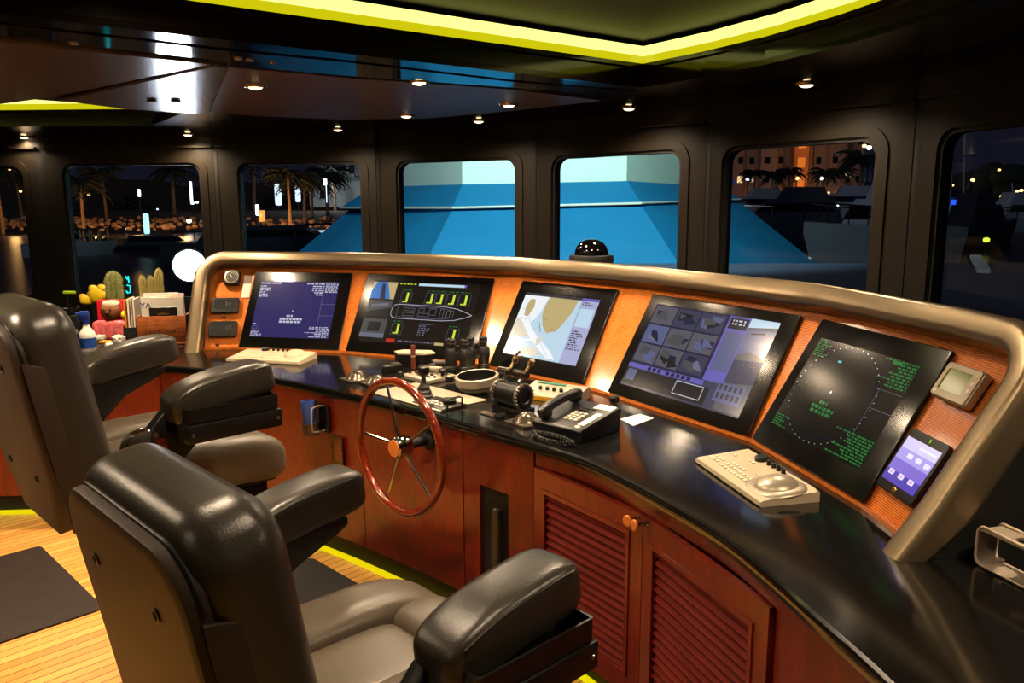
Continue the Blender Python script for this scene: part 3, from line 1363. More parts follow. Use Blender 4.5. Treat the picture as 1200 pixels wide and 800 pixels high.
# alarm and monitoring
t, p = monitor(1, 'dark monitoring screen with ship outline and yellow-green bars, behind the binoculars', (.075, .085, .09, .14))
p.rect(0, 0, 1, 1, S_black)
p.rect(.0, .02, .235, .30, S_sand, 2)
p.poly([(.04, .02), (.14, .02), (.20, .30), (.0, .30), (.0, .17)], S_mapblue, 3)
p.poly([(.09, .05), (.12, .05), (.15, .30), (.10, .30)], S_deep, 4)
p.rect(.0, .33, .235, .60, S_camgrey, 2)
p.poly([(.0, .52), (.235, .44), (.235, .60), (.0, .60)], S_camdark, 3)
p.poly([(.04, .40), (.2, .36), (.2, .41), (.04, .45)], S_line, 3)
p.rect(.0, .63, .235, .93, S_camgrey, 2)
p.rect(.06, .68, .18, .83, S_camdark, 3)
p.poly([(.0, .86), (.235, .86), (.235, .93), (.0, .93)], S_line, 3)
p.rows(.26, .03, .42, .06, 1, S_ygreen, 3, fill=1)
p.rect(.44, .02, .86, .06, S_water, 2)
p.rect(.86, .02, .88, .06, S_peri, 2)
for bx, by in ((.32, .13), (.55, .13), (.64, .13), (.75, .13), (.86, .13), (.31, .64), (.83, .67)):
    p.rows(bx - .02, by, bx + .07, by + .025, 1, S_green, int(bx * 90), fill=1)
    p.rect(bx + .03, by + .05, bx + .05, by + .19, S_ygreen, 2)
    p.rect(bx, by + .185, bx + .05, by + .205, S_ygreen, 2)
    p.outline([(bx - .02, by + .04), (bx + .08, by + .04), (bx + .08, by + .22), (bx - .02, by + .22)], S_line, .0012)
hull = [(.245, .44), (.265, .39), (.30, .375), (.72, .375), (.84, .40), (.94, .455), (.985, .49), (.94, .525), (.84, .58), (.72, .60), (.30, .60), (.265, .585), (.245, .54)]
p.outline(hull, S_text, .0026)
p.outline([(.30, .40), (.72, .40), (.82, .44), (.82, .535), (.72, .575), (.30, .575)], S_line, .002)
for q in ((.36, .43, .46, .47), (.36, .50, .46, .55), (.50, .42, .55, .48), (.50, .50, .60, .55), (.60, .42, .66, .52), (.70, .42, .73, .56), (.76, .44, .79, .54)):
    p.outline([(q[0], q[1]), (q[2], q[1]), (q[2], q[3]), (q[0], q[3])], S_line, .0022)
p.rows(.54, .66, .66, .86, 6, S_line, 22)
p.rect(.27, .93, .35, .985, S_red, 2)
p.rows(.38, .945, .70, .98, 1, S_line, 23, fill=1)
p.rect(.72, .94, .80, .98, S_sand, 2)
p.done('display', t)

# chart plotter
t, p = monitor(2, 'bright chart screen showing pale blue water and sand-coloured land, above the compass ring', (.10, .125, .13, .165))
p.rect(0, 0, 1, 1, S_water)
p.rect(0, 0, .78, .04, S_ink, 2)
p.poly([(0, .04), (.34, .04), (.30, .30), (.22, .50), (.10, .62), (0, .42)], S_white, 2)
p.poly([(.10, .10), (.17, .10), (.19, .22), (.15, .38), (.09, .37), (.07, .22)], S_sand, 3)
p.poly([(.0, .44), (.10, .40), (.17, .52), (.26, .68), (.10, .70), (.0, .72)], S_sandl, 3)
p.poly([(.36, .04), (.74, .04), (.72, .22), (.66, .40), (.60, .55), (.48, .60), (.40, .50), (.34, .35), (.33, .18)], S_sand, 3)
p.poly([(.0, .36), (.06, .34), (.34, .62), (.62, .86), (.72, .97), (.60, .97), (.30, .72)], S_white, 3)
p.poly([(.38, .70), (.46, .66), (.44, .80), (.40, .80)], S_sandl, 4)
p.poly([(.22, .86), (.40, .84), (.52, .93), (.40, .97), (.24, .96)], S_sandl, 4)
p.poly([(.0, .78), (.36, .70), (.36, .73), (.0, .82)], S_white, 4)
p.line((.05, .25), (.60, .93), S_lav, .002, 5)
p.line((.34, .45), (.40, .60), S_green, .003, 5)
for k in range(26):
    a_, b_ = rnd.uniform(.02, .72), rnd.uniform(.35, .95)
    p.rect(a_, b_, a_ + .018, b_ + .008, S_ink if k % 4 == 0 else S_lav, 5)
p.rect(.78, .04, 1, 1, S_lav, 2)
p.rect(.78, 0, 1, .04, S_peri, 2)
p.rows(.80, .06, .98, .12, 2, S_ink, 31)
p.rows(.80, .50, .98, .80, 9, S_ink, 32)
p.rect(.80, .16, .98, .44, S_water, 3)
p.done('display', t)

# camera multiplex
t, p = monitor(3, 'security camera screen with a grid of bluish pictures, to the right of the phone', (.07, .085, .09, .11))
p.rect(0, 0, 1, 1, S_camb)
p.rect(0, 0, .64, .72, S_deep, 2)
cells = [S_camc, S_camb, S_camb, S_cama, S_camc, S_camc, S_camc, S_camc, S_camb]
r_ = random.Random(5)
for k in range(9):
    cx, cy = (k % 3) * .205 + .012, (k // 3) * .235 + .015
    cw, ch = .195, .215
    p.rect(cx, cy, cx + cw, cy + ch, cells[k], 3)
    for q in range(4):
        m = r_.choice([S_camdark, S_line, S_cama, S_camgrey, S_deep])
        ax, ay = cx + r_.uniform(0, .1), cy + r_.uniform(.02, .12)
        p.poly([(ax, ay), (min(ax + r_.uniform(.03, .12), cx + cw), ay + .01), (min(ax + r_.uniform(.05, .12), cx + cw), min(ay + r_.uniform(.05, .12), cy + ch)), (ax + .01, min(ay + r_.uniform(.04, .1), cy + ch))], m, 4)
p.rect(0, .73, .66, .78, S_peri, 3)
for k in range(8):
    p.rect(.18 + .045 * k + (k > 2) * .03, .735, .21 + .045 * k + (k > 2) * .03, .775, S_deep, 4)
p.rect(0, .79, .72, .98, S_camdark, 3)
p.rect(.02, .80, .10, .93, S_cama, 4)
p.rows(.12, .82, .42, .92, 3, S_line, 41, fill=1)
p.outline([(.46, .80), (.68, .80), (.68, .94), (.46, .94)], S_text, .003, 4)
p.rows(.48, .82, .66, .92, 3, S_line, 42, fill=1)
p.rect(.64, .0, .80, .72, S_peri, 3)
p.rect(.655, .02, .79, .14, S_camdark, 4)
p.rows(.675, .04, .77, .11, 2, S_text, 43, fill=1, lay=5)
p.rect(.655, .17, .79, .60, S_cama, 4)
p.rect(.80, 0, 1, .98, S_camc, 3)
p.poly([(.80, .0), (1, .0), (1, .06), (.80, .10)], S_water, 4)
p.poly([(.80, .12), (1, .10), (1, .40), (.88, .34), (.80, .40)], S_cama, 4)
p.line((.84, .16), (.93, .14), S_camdark, .006, 5)
p.poly([(.80, .45), (1, .42), (1, .66), (.80, .70)], S_camb, 4)
p.rect(.77, .70, .97, .90, S_cama, 4)
for k in range(10):
    p.rect(.785 + .036 * (k % 5), .715 + .09 * (k // 5), .805 + .036 * (k % 5), .775 + .09 * (k // 5), S_ink, 5)
p.done('display', t)

# radar, green
t, p = monitor(4, 'black radar screen with green text in its corners, beside the tablet', (.085, .125, .135, .155))
p.rect(0, 0, 1, 1, S_black)
p.rows(.01, .01, .17, .20, 8, S_green, 51)
p.rows(.70, .01, 1, .27, 9, S_green, 52, True)
p.rect(.78, .02, .86, .05, S_green, 3)
p.rows(.01, .86, .20, .99, 5, S_green, 53)
p.rows(.62, .74, 1, .99, 9, S_green, 54, True)
p.line((.80, .30), (1, .30), S_line, .0012)
p.line((.80, .30), (.80, .74), S_line, .0012)
p.line((.80, .48), (1, .48), S_line, .0012)
for k in range(44):
    a_ = 2 * PI * k / 44
    p.rect(.42 + .40 * math.cos(a_), .5 + .49 * math.sin(a_), .427 + .40 * math.cos(a_), .507 + .49 * math.sin(a_), S_text, 2)
for k in range(90):
    a0, a1 = 2 * PI * k / 90, 2 * PI * (k + 1) / 90
    p.line((.42 + .37 * math.cos(a0), .5 + .455 * math.sin(a0)), (.42 + .37 * math.cos(a1), .5 + .455 * math.sin(a1)), S_deep, .001, 2)
p.rect(.31, .17, .345, .19, S_cyan, 3)
p.line((.40, .48), (.42, .48), S_text, .003)
p.line((.41, .465), (.41, .495), S_text, .003)
for yy, aa, bb in ((.585, .36, .45), (.635, .30, .54), (.68, .31, .53)):
    p.rows(aa, yy, bb, yy + .04, 1, S_green, int(yy * 100), fill=1, hgt=.8)
p.done('display', t)

# ------------------------------------------------------------------ small instruments on the fascia ends
L_b, R_b = NODES[0][0], NODES[-1][0]


def side_frame(px, py, left, off=IN + .006):
    if left:
        a = (NODES[1][0] - NODES[0][0]).normalized()
        b = NODES[0][0]
        nn = NODES[0][1].normalized()
    else:
        a = (NODES[-1][0] - NODES[-2][0]).normalized()
        b = NODES[-1][0]
        nn = Vector((-a.y, a.x, 0))
    s = nn * math.sin(TILT) + Vector((0, 0, math.cos(TILT)))
    s = (s - a * s.dot(a)).normalized()
    o = a.cross(s)
    q = atplane(px, py, b + o * off, o)
    return frame(q, a, s, o)


S_lcd = screen('lcd_grey', (96, 84, 70), .35)
for (px, py), lab, num in (((264.5, 359), 'upper of two small rectangular instrument displays at the pod end near the wooden box', '24'), ((262, 386.5), 'lower of two small rectangular instrument displays at the pod end near the wooden box', '')):
    M = side_frame(px, py, True)
    t = thing('instrument_display', lab, 'instrument', M=M, group='small square instruments on the pod')
    bm = BM()
    slab(bm, .152, .094, .010, .022, .006, T(0, 0, .0112))
    plate(bm, rrect(.142, .084, .006), [rrect(.112, .054, .004, cy=.006)], .003, Matrix(), 0, .0245)
    obj('housing', bm, M_black, t)
    bm = BM()
    plate(bm, rrect(.112, .054, .002, cy=.006), [], .0004, Matrix(), 0, .0228)
    if num:
        text_bm(bm, num, .036, T(.018, .006, .0233), .0003, 1)
    else:
        for q in range(3):
            box(bm, (.02 + .012 * q, .006 + .004 * (q % 2), .0234), (.004, .028, .0004), mi=1)
    obj('lcd', bm, [S_lcd, mat('lcd_digit', (40, 36, 30), .5)], t)
    bm = BM()
    box(bm, (.0, -.034, .0232), (.022, .005, .002), bev=.0008)
    obj('button', bm, M_white, t)
M = side_frame(273, 327, True)
t = thing('rudder_gauge', 'small round dial gauge in a square black case at the top of the pod end', 'gauge', M=M)
bm = BM()
slab(bm, .088, .088, .012, .03, .006, T(0, 0, .0152))
obj('housing', bm, M_black, t)
bm = BM()
lathe(bm, [(.040, .030), (.040, .034), (.034, .035), (.033, .0315)], None, 32)
obj('bezel_ring', bm, M_silver, t)
bm = BM()
lathe(bm, [(0, .0308), (.033, .0308)], None, 32)
for k in range(11):
    a_ = PI * (-.15 + 1.3 * k / 10)
    box(bm, (0, 0, 0), (.008, .0016, .0005), T(.026 * math.cos(a_), .026 * math.sin(a_), .0312) @ RZ(a_), mi=1)
obj('dial', bm, [mat('gauge_dial', (58, 54, 46), .4), M_white], t)
bm = BM()
box(bm, (0, .009, .033), (.002, .03, .001), RZ(.5))
obj('needle', bm, M_white, t)
for k, (px, py) in enumerate(((263, 372), (255, 405))):
    M = side_frame(px, py, True)
    t = thing('toggle_switch', ['tiny black knob between the two small square instruments', 'tiny black knob below the lower small square instrument'][k], 'knob', M=M, group='tiny knobs on the pod end')
    bm = BM()
    lathe(bm, [(0, 0.0002), (.008, .0002), (.006, .006), (.009, .014), (0, .016)], None, 14)
    obj('cap', bm, M_black, t)
M = side_frame(288.5, 338, True, IN + .010)
bm = BM()
plate(bm, [(-.024, -.055), (.020, -.055), (.026, .03), (-.018, .03)], [], .0006, M, 0, .0012)
plate(bm, [(-.018, .0305), (.026, .0305), (.028, .085), (-.014, .085)], [], .0006, M, 1, .0011)
tag(obj('paper_note', bm, [M_white, mat('grey_tape', (120, 100, 84), .5)]), 'small white paper slip taped between round gauge and blue radar screen', 'paper')

# fish finder and tablet on the other end
M = side_frame(1131, 455, False)
t = thing('trip_display', 'silver framed instrument with greenish liquid crystal window, above the tablet', 'instrument', M=M)
bm = BM()
slab(bm, .148, .100, .012, .026, .008, T(0, 0, .0132))
plate(bm, rrect(.140, .092, .008), [rrect(.096, .060, .004, cx=-.008, cy=.002)], .004, Matrix(), 0, .0295)
obj('housing', bm, M_silver, t)
bm = BM()
plate(bm, rrect(.096, .060, .002, cx=-.008, cy=.002), [], .0004, Matrix(), 0, .0268)
obj('lcd', bm, screen('lcd_green', (104, 100, 22), .75), t)
for k in range(4):
    bm = BM()
    lathe(bm, [(.006, .0262), (.006, .030), (0, .031)], T(.057, -.03 + .02 * k, .0) if k else T(-.058, -.036, 0), 12)
    obj('button', bm, M_key, t)
M = side_frame(1073.5, 548.5, False)
t = thing('tablet', 'tablet in a black frame with purple home screen, mounted at the pod corner', 'tablet', M=M)
TW, TH = .150, .126
bm = BM()
slab(bm, TW + .022, TH + .05, .014, .016, .005, T(0, 0, .0082))
obj('case', bm, M_black, t)
S_pur = [screen('tablet_purple_%s' % k, c, 1.05) for k, c in zip('abcd', ((214, 204, 246), (176, 160, 236), (130, 108, 208), (86, 70, 176)))]
p = Panel2D(T(0, 0, .0164), -TW / 2, -TH / 2, TW, TH)
for k in range(4):
    p.poly([(0, k * .25), (1, k * .25 - .0), (1, k * .25 + .25), (0, k * .25 + .25)], S_pur[k], 1)
p.rect(.45, .10, .95, .15, S_white, 2)
S_app = screen('tablet_icon', (230, 220, 250), 1.15)
S_app2 = screen('tablet_icon_pink', (222, 170, 214), 1.1)
for x, y in ((.36, .36), (.62, .36), (.88, .38), (.16, .80), (.46, .80), (.76, .80)):
    p.poly([(a_, b_) for a_, b_ in rrect(.16, .11, .03, 4, x, y)], S_app, 2)
    if y > .7:
        p.rect(x - .05, y - .03, x + .05, y + .03, S_app2, 3)
p.done('display', t)
bm = BM()
lathe(bm, [(.009, .0163), (.009, .0175), (.006, .018), (0, .018)], T(0, -TH / 2 - .013, 0), 16)
obj('home_button', bm, M_brass, t)
bm = BM()
box(bm, (.012, TH / 2 + .012, .0168), (.004, .01, .001))
obj('indicator_light', bm, glow('indicator_green', (150, 220, 20), .9), t)
# ------------------------------------------------------------------ things on the worktop
def wz(px, py, z=ZC):
    p = atz(px, py, z)
    p.z = z + .0004
    return p


def yaw2(a, b, z=ZC):
    d = atz(*b, z) - atz(*a, z)
    return math.atan2(d.y, d.x), d.length


def radar_keyboard(p0, p1, wid, label, front):
    """p0, p1: picture ends of the long centre line (knob end to trackball end)"""
    yw, L = yaw2(p0, p1, .82)
    c = (atz(*p0, .82) + atz(*p1, .82)) / 2
    t = thing('radar_keyboard', label, 'keyboard', (c.x, c.y, ZC + .0004), yw)
    W = wid
    bm = BM()
    # wedge shaped body in side profile, rising to the back
    sec_ = [(-W / 2, .004), (-W / 2 + .004, 0), (W / 2, 0), (W / 2, .030), (W / 2 - .006, .034), (-W / 2 + .01, .020), (-W / 2 + .002, .016)]
    ends = [(-L / 2, .8), (-L / 2 + .01, 1), (L / 2 - .03, 1), (L / 2, .86)]
    prev = None
    for x, k in ends:
        cur = [bm.verts.new((x + (.0 if k == 1 else 0), y * (.985 if k < 1 else 1), z * k)) for y, z in sec_]
        if prev:
            for i in range(len(cur)):
                bm.faces.new([prev[i], prev[(i + 1) % len(cur)], cur[(i + 1) % len(cur)], cur[i]])
        else:
            bm.faces.new(cur)
        prev = cur
    bm.faces.new(prev[::-1])
    obj('body', bm, M_beige, t, 25)
    sl = math.atan2(.014, W - .016)

    def top(x, y, dz=0): return Vector((x, y, .020 + (y + W / 2 - .01) * math.tan(sl) + dz))
    S = L / .385
    for (x0, y0, nx, ny) in ((-.165, -.05, 3, 2), (-.165, .02, 2, 1), (-.085, -.055, 4, 3), (-.01, -.055, 4, 2), (-.085, .035, 2, 1), (.03, .0, 2, 1)):
        for i in range(nx):
            for j in range(ny):
                q = top((x0 + .020 * i) * S, (y0 + .019 * j) * W / .18, .001)
                bm = BM()
                box(bm, (0, 0, 0), (.014, .011, .004), T(*q) @ RX(sl), bev=.0012, seg=1)
                obj('key', bm, M_key, t)
    bm = BM()
    q = top(-.075 * S, W * .38)
    lathe(bm, [(.020, 0), (.020, .010), (.017, .013), (0, .013)], T(*q) @ RX(sl), 24)
    obj('dial', bm, M_black, t)
    for k in range(4):
        q = top((-.030 + .026 * k) * S, W * .37)
        bm = BM()
        lathe(bm, [(.007, 0), (.006, .014), (0, .0145)], T(*q) @ RX(sl), 14)
        obj('knob', bm, M_black, t)
    bm = BM()
    q = top(.125 * S, 0)
    squad(bm, (.052, .062 * W / .18, .034), .95, T(q.x, q.y, q.z - .004) @ RX(sl), 28, 14, fn=lambda c: Vector((c.x - .12 * c.z, c.y, max(c.z, -.012))))
    squad(bm, (.078, W * .42, .010), .7, T(q.x - .005, q.y, q.z - .003) @ RX(sl), 28, 10)
    obj('palm_hump', bm, M_silver if front else M_beige, t, 50)
    return t


radar_keyboard((846, 532), (926, 583), .18, 'large beige radar keyboard with silver trackball hump below the green radar screen', True)
radar_keyboard((277, 415), (361, 419), .20, 'beige radar keyboard in front of the blue radar screen', False)


def dome(px, py, r, label, rot):
    t = thing('trackball_dome', label, 'control', wz(px, py), rot, 'dark metal domes')
    bm = BM()
    lathe(bm, [(0, r * .92), (r * .25, r * .88), (r * .5, r * .76), (r * .75, r * .55), (r * .92, r * .28), (r, .012), (r * 1.05, .008)], None, 32)
    obj('dome', bm, mat('gunmetal', (84, 75, 62), .24, metal=.8), t, 60)
    bm = BM()
    prism(bm, [(-r * 1.25, -r * 1.1), (r * .9, -r * 1.25), (r * 1.45, 0), (r * .9, r * 1.25), (-r * 1.25, r * 1.1)], 0, .008)
    obj('base_plate', bm, M_steel, t)


dome(419, 445, .052, 'dark metal dome control farther from the wheel rim, left of the wheel', KROT)
dome(442, 450, .048, 'dark metal dome control just above the left of the wheel rim', KROT)
dome(617, 496, .050, 'dark metal dome control beside the telephone cord', KROT)

# silver control plate with its pieces
pl = thing('control_plate', 'brushed metal control plate behind the wheel, with joystick boot, keypad and knob', 'control panel', uvw(-.03, -.565, ZC + .0004), KROT)
bm = BM()
box(bm, (-.02, -.025, .003), (.46, .25, .006), bev=.002)
obj('plate', bm, M_alu, pl)
bm = BM()
box(bm, (.12, -.075, .0075), (.19, .13, .003), bev=.001)
obj('keypad', bm, M_black, pl)
for k in range(9):
    bm = BM()
    box(bm, (.05 + .030 * (k % 5), -.105 + .026 * (k // 5), .0115), (.018, .013, .005), bev=.0015, seg=1)
    obj('key', bm, M_key, pl)
bm = BM()
lathe(bm, [(.030, .009), (.030, .022), (.026, .027), (0, .027)], T(.15, -.05, 0), 24)
obj('jog_dial', bm, M_black, pl)
p = Kinv @ wz(497, 470)
q = p - Vector((-.03, -.565, ZC))
bm = BM()
lathe(bm, [(.042, .006), (.042, .012), (.036, .018), (.038, .026), (.030, .034), (.032, .042), (.024, .050), (.026, .058), (.017, .068), (.010, .080), (.009, .105)], T(q.x, q.y, 0), 24)
obj('boot', bm, M_rubber, pl)
bm = BM()
lathe(bm, [(.009, .10), (.022, .112), (.026, .125), (.024, .142), (.015, .149), (0, .150)], T(q.x, q.y, 0), 24)
obj('joystick_knob', bm, M_black, pl)
bm = BM()
tube(bm, [(.235, -.13, .006), (.235, -.13, .045), (.235, -.115, .052), (.235, -.07, .052), (.235, -.055, .045), (.235, -.055, .006)], .004, 8)
obj('guard_bar', bm, M_black, pl)
# second tilted panel with silver and pale pieces behind the plate
pn = thing('switch_panel', 'cluttered silver switch panel with black knobs, between wheel and binoculars', 'control panel', uvw(-.30, -.36, ZC + .0004), KROT)
bm = BM()
box(bm, (-.02, 0, .010), (.20, .17, .02), bev=.004)
obj('body', bm, M_silver, pn)
for k in range(8):
    bm = BM()
    box(bm, (-.10 + .022 * k, -.045 + .02 * (k % 3), .024), (.018, .012, .008), bev=.002, seg=1)
    obj('key', bm, M_black, pn)
bm = BM()
cyl(bm, (-.09, .03, .034), (.02, .05, .040), .013)
obj('grip', bm, M_silver, pn)
for k, (x, y) in enumerate(((-.07, .06), (.04, .055), (.055, .02))):
    bm = BM()
    lathe(bm, [(.008, .02), (.008, .034), (.017, .036), (.018, .050), (.014, .054), (0, .054)], T(x, y, 0), 16)
    obj('knob', bm, M_black, pn)
sw = thing('toggle_lever', 'short black lever rising between domes and joystick behind the wheel', 'lever', wz(470, 450), KROT)
bm = BM()
lathe(bm, [(.016, 0), (.016, .01), (.008, .016), (.008, .028)], None, 16)
obj('collar', bm, M_steel, sw)
bm = BM()
lathe(bm, [(.008, .028), (.014, .030), (.014, .055), (.011, .058), (0, .058)], None, 16)
obj('knob', bm, M_black, sw)

# box with a pale lid, baton and lamp
hb = thing('hexagonal_case', 'low six-sided black case with a pale top under the dark monitoring screen', 'case', wz(486, 428), math.radians(-8))
bm = BM()
hexa = [(-.10, .0), (-.07, -.045), (.06, -.05), (.105, -.01), (.07, .045), (-.065, .045)]
prism(bm, hexa, 0, .062)
obj('case', bm, M_black, hb)
bm = BM()
prism(bm, [(x * 1.03, y * 1.03) for x, y in hexa], .0622, .070)
obj('lid', bm, M_beige, hb)
bt = thing('wooden_baton', 'upright reddish wooden cylinder with a pale band, before the six-sided case', 'handle', wz(484.5, 431.5), 0)
bm = BM()
lathe(bm, [(0, 0), (.0115, 0), (.0115, .058), (0, .058)], None, 18)
lathe(bm, [(0, .0635), (.0115, .0635), (.0115, .112), (.010, .115), (0, .115)], None, 18)
obj('body', bm, wood('baton_wood', (70, 26, 16), (112, 50, 34), .4, .2), bt)
bm = BM()
lathe(bm, [(0, .058), (.0125, .058), (.0125, .0635), (0, .0635)], None, 18)
obj('band', bm, M_beige, bt)
fl = thing('torch', 'black torch with flared brown head lying beside the binoculars', 'torch', wz(521, 431) + Vector((0, 0, .0225)), math.radians(200))
bm = BM()
lathe(bm, [(0, -.05), (.014, -.05), (.014, .01), (.022, .05), (.022, .062), (.018, .063), (0, .058)], RY(PI / 2), 22)
obj('body', bm, mat('dark_brown_rubber', (50, 34, 28), .45), fl)


def binoculars(px, py, rot, label):
    t = thing('binoculars', label, 'binoculars', wz(px, py), rot, 'binoculars standing on their front lenses')
    for s in (-1, 1):
        bm = BM()
        lathe(bm, [(0, 0), (.026, 0), (.028, .004), (.028, .030), (.025, .034), (.026, .06), (.029, .07), (.029, .105), (.022, .116), (.017, .118), (.017, .135), (.020, .137), (.020, .160), (.017, .163), (.012, .163), (.011, .157), (0, .157)], T(.033 * s, 0, 0), 26)
        obj('barrel', bm, M_rubber, t)
    bm = BM()
    box(bm, (0, 0, .082), (.044, .030, .045), bev=.008)
    lathe(bm, [(.011, .10), (.011, .128), (.008, .131), (0, .131)], None, 18)
    obj('bridge', bm, M_black, t)
    bm = BM()
    for s in (-1, 1):
        lathe(bm, [(.0205, .139), (.0212, .142), (.0205, .145)], T(.033 * s, 0, 0), 26)
        lathe(bm, [(.0288, .020), (.0293, .023), (.0288, .026)], T(.033 * s, 0, 0), 26)
    obj('ring', bm, M_steel, t)


binoculars(537, 437, math.radians(-12), 'black binoculars standing upright, the pair nearer the dark monitoring screen middle')
binoculars(559, 434, math.radians(15), 'black binoculars standing upright against the wood strip beside the chart screen')

# compass bowl ring
cb = thing('compass_bowl', 'round grey compass bowl with open dark top behind the wheel', 'compass', wz(560, 458) + Vector((0, 0, .0062)), KROT)
Mt = T(0, 0, .006) @ RX(.10)
bm = BM()
lathe(bm, [(.070, .0), (.082, .004), (.086, .018), (.093, .024), (.094, .056), (.090, .060), (.084, .059)], Mt, 44)
obj('ring', bm, M_silver, cb, 40)
bm = BM()
lathe(bm, [(0, .014), (.074, .014), (.078, .022), (.082, .0585)], Mt, 40)
obj('dial', bm, M_black, cb)
for k in range(6):
    bm = BM()
    a = k * 1.05
    box(bm, (0, 0, 0), (.02, .012, .003), Mt @ T(.045 * math.cos(a), .045 * math.sin(a) - .01, .017) @ RZ(a), bev=.001, seg=1)
    obj('mark', bm, M_key, cb)

# throttle drum
th = thing('throttle_drum', 'black throttle drum with notched chrome ring and two upright levers behind the wheel', 'throttle', wz(601, 482), KROT)
bm = BM()
box(bm, (0, 0, .012), (.16, .085, .024), bev=.006)
obj('base', bm, M_black, th)
MA = T(0, 0, .066) @ RY(PI / 2)
bm = BM()
lathe(bm, [(0, -.066), (.040, -.066), (.046, -.062), (.046, .052), (.040, .056), (0, .056)], MA, 36)
obj('drum', bm, M_black, th)
bm = BM()
for x in (-.066, .060):
    for k in range(22):
        a = 2 * PI * k / 22
        box(bm, (0, 0, 0), (.008, .007, .016), MA @ RZ(a) @ T(.048, 0, x), bev=.0015, seg=1)
    torus(bm, .047, .005, MA @ T(0, 0, x - .006), 36, 8)
torus(bm, .034, .004, MA @ T(0, 0, .066), 32, 8)
obj('notched_ring', bm, M_steel, th)
bm = BM()
lathe(bm, [(0, .0562), (.044, .0562), (.044, .068), (.036, .072), (.026, .070), (.022, .062), (0, .062)], MA, 32)
obj('end_cap', bm, M_black, th)
for k, (x, m) in enumerate(((-.050, M_brass), (.035, M_brass))):
    bm = BM()
    pts = [(x, 0, .11), (x, .01, .14), (x - .004, .02, .155)]
    tube(bm, pts, .007, 10)
    lv = obj('lever', bm, M_chrome, th)
    bm = BM()
    cyl(bm, (x - .045, .022, .148), (x + .022, .022, .148), .0145)
    obj('grip', bm, mat('gunmetal', (84, 75, 62), .24), lv)
    bm = BM()
    tube(bm, [(x, .03, .15), (x + .004, .055, .185)], .006, 8)
    lathe(bm, [(0, 0), (.010, .002), (.014, .010), (.010, .020), (.012, .026), (0, .029)], T(x + .004, .055, .178) @ RY(.5), 14)
    if k == 0:
        tube(bm, [(x, .055, .195), (x + .03, .06, .225)], .005, 8)
        tube(bm, [(x, .055, .195), (x + .045, .06, .205)], .005, 8)
    obj('knob', bm, mat('aged_brass', (150, 122, 84), .3, metal=.9), lv)

# chrome hinge tongue in front of the drum
hg = thing('chrome_latch', 'flat pale metal latch tongue lying in front of the throttle drum', 'latch', wz(577, 487), KROT - .1)
bm = BM()
slab(bm, .11, .034, .006, .006, .002, T(-.01, 0, .003))
obj('tongue', bm, M_steel, hg)
bm = BM()
cyl(bm, (.046, -.022, .009), (.046, .022, .009), .009)
obj('pin', bm, M_chrome, hg)

# radio panel with green strip and yellow label
yw, L = yaw2((622, 462), (682, 470))
rp = thing('radio_panel', 'pale radio control panel with black knobs, green strip and yellow label near the phone', 'radio', wz(650, 466), yw)
bm = BM()
sec_ = [(-.075, 0), (.075, 0), (.075, .045), (.06, .048), (-.062, .022), (-.075, .020)]
prev = None
for x in (-.125, .125):
    cur = [bm.verts.new((x, y, z)) for y, z in sec_]
    if prev:
        for i in range(6):
            bm.faces.new([prev[i], prev[(i + 1) % 6], cur[(i + 1) % 6], cur[i]])
        bm.faces.new(cur[::-1])
    else:
        bm.faces.new(cur)
    prev = cur
obj('body', bm, M_silver, rp, 20)
MR = T(0, 0, .0355) @ RX(math.atan2(.026, .122))
for k in range(4):
    bm = BM()
    lathe(bm, [(.008, 0), (.007, .013), (0, .0135)], MR @ T(-.06 + .032 * k, -.012, 0), 14)
    obj('knob', bm, M_black, rp)
bm = BM()
box(bm, (-.035, .045, .002), (.13, .016, .004), MR, bev=.001)
obj('green_strip', bm, mat('green_strip', (20, 96, 66), .4, emit=(20, 90, 60), estr=.15), rp)
for k in range(14):
    bm = BM()
    box(bm, (.058 + .016 * (k % 4), -.04 + .02 * (k // 4), .002), (.011, .012, .005), MR, bev=.001, seg=1)
    obj('key', bm, M_key, rp)
bm = BM()
box(bm, (-.04, -.0758, .011), (.16, .0008, .018))
for k in range(11):
    box(bm, (-.10 + .011 * k, -.0764, .011), (.006, .0004, .005), mi=1)
obj('yellow_label', bm, [mat('yellow_label', (226, 172, 40), .5), M_orange], rp)

# telephone
yw, L = yaw2((628, 500), (690, 517), .85)
tp_ = thing('telephone', 'black desk telephone with handset, pale keys and a white label strip, beside camera screen', 'telephone', atz(676, 505, ZC) * 1 + Vector((0, 0, .0004)), yw + .06)
PW, PD = .215, .235
bm = BM()
sec_ = [(-PD / 2 + .01, 0), (PD / 2 - .01, 0), (PD / 2, .075), (PD / 2 - .01, .082), (-PD / 2 + .008, .047), (-PD / 2, .040)]
prev = None
for x in (-PW / 2, PW / 2):
    cur = [bm.verts.new((x, y, z)) for y, z in sec_]
    if prev:
        for i in range(6):
            bm.faces.new([prev[i], prev[(i + 1) % 6], cur[(i + 1) % 6], cur[i]])
        bm.faces.new(cur[::-1])
    else:
        bm.faces.new(cur)
    prev = cur
bmesh.ops.bevel(bm, geom=bm.edges[:], offset=.003, segments=2, profile=.5, affect='EDGES')
obj('base', bm, M_black, tp_, 30)
sl = math.atan2(.035, PD - .018)
MP = T(0, 0, .0648) @ RX(sl)
for k in range(12):
    bm = BM()
    box(bm, (-.005 + .021 * (k % 3), -.055 + .019 * (k // 3), .002), (.015, .011, .005), MP, bev=.0012, seg=1)
    obj('key', bm, M_key, tp_)
for k in range(6):
    bm = BM()
    box(bm, (-.005 + .021 * (k % 3), .03 + .018 * (k // 3), .0015), (.015, .008, .004), MP, bev=.001, seg=1)
    obj('function_key', bm, M_blackm, tp_)
bm = BM()
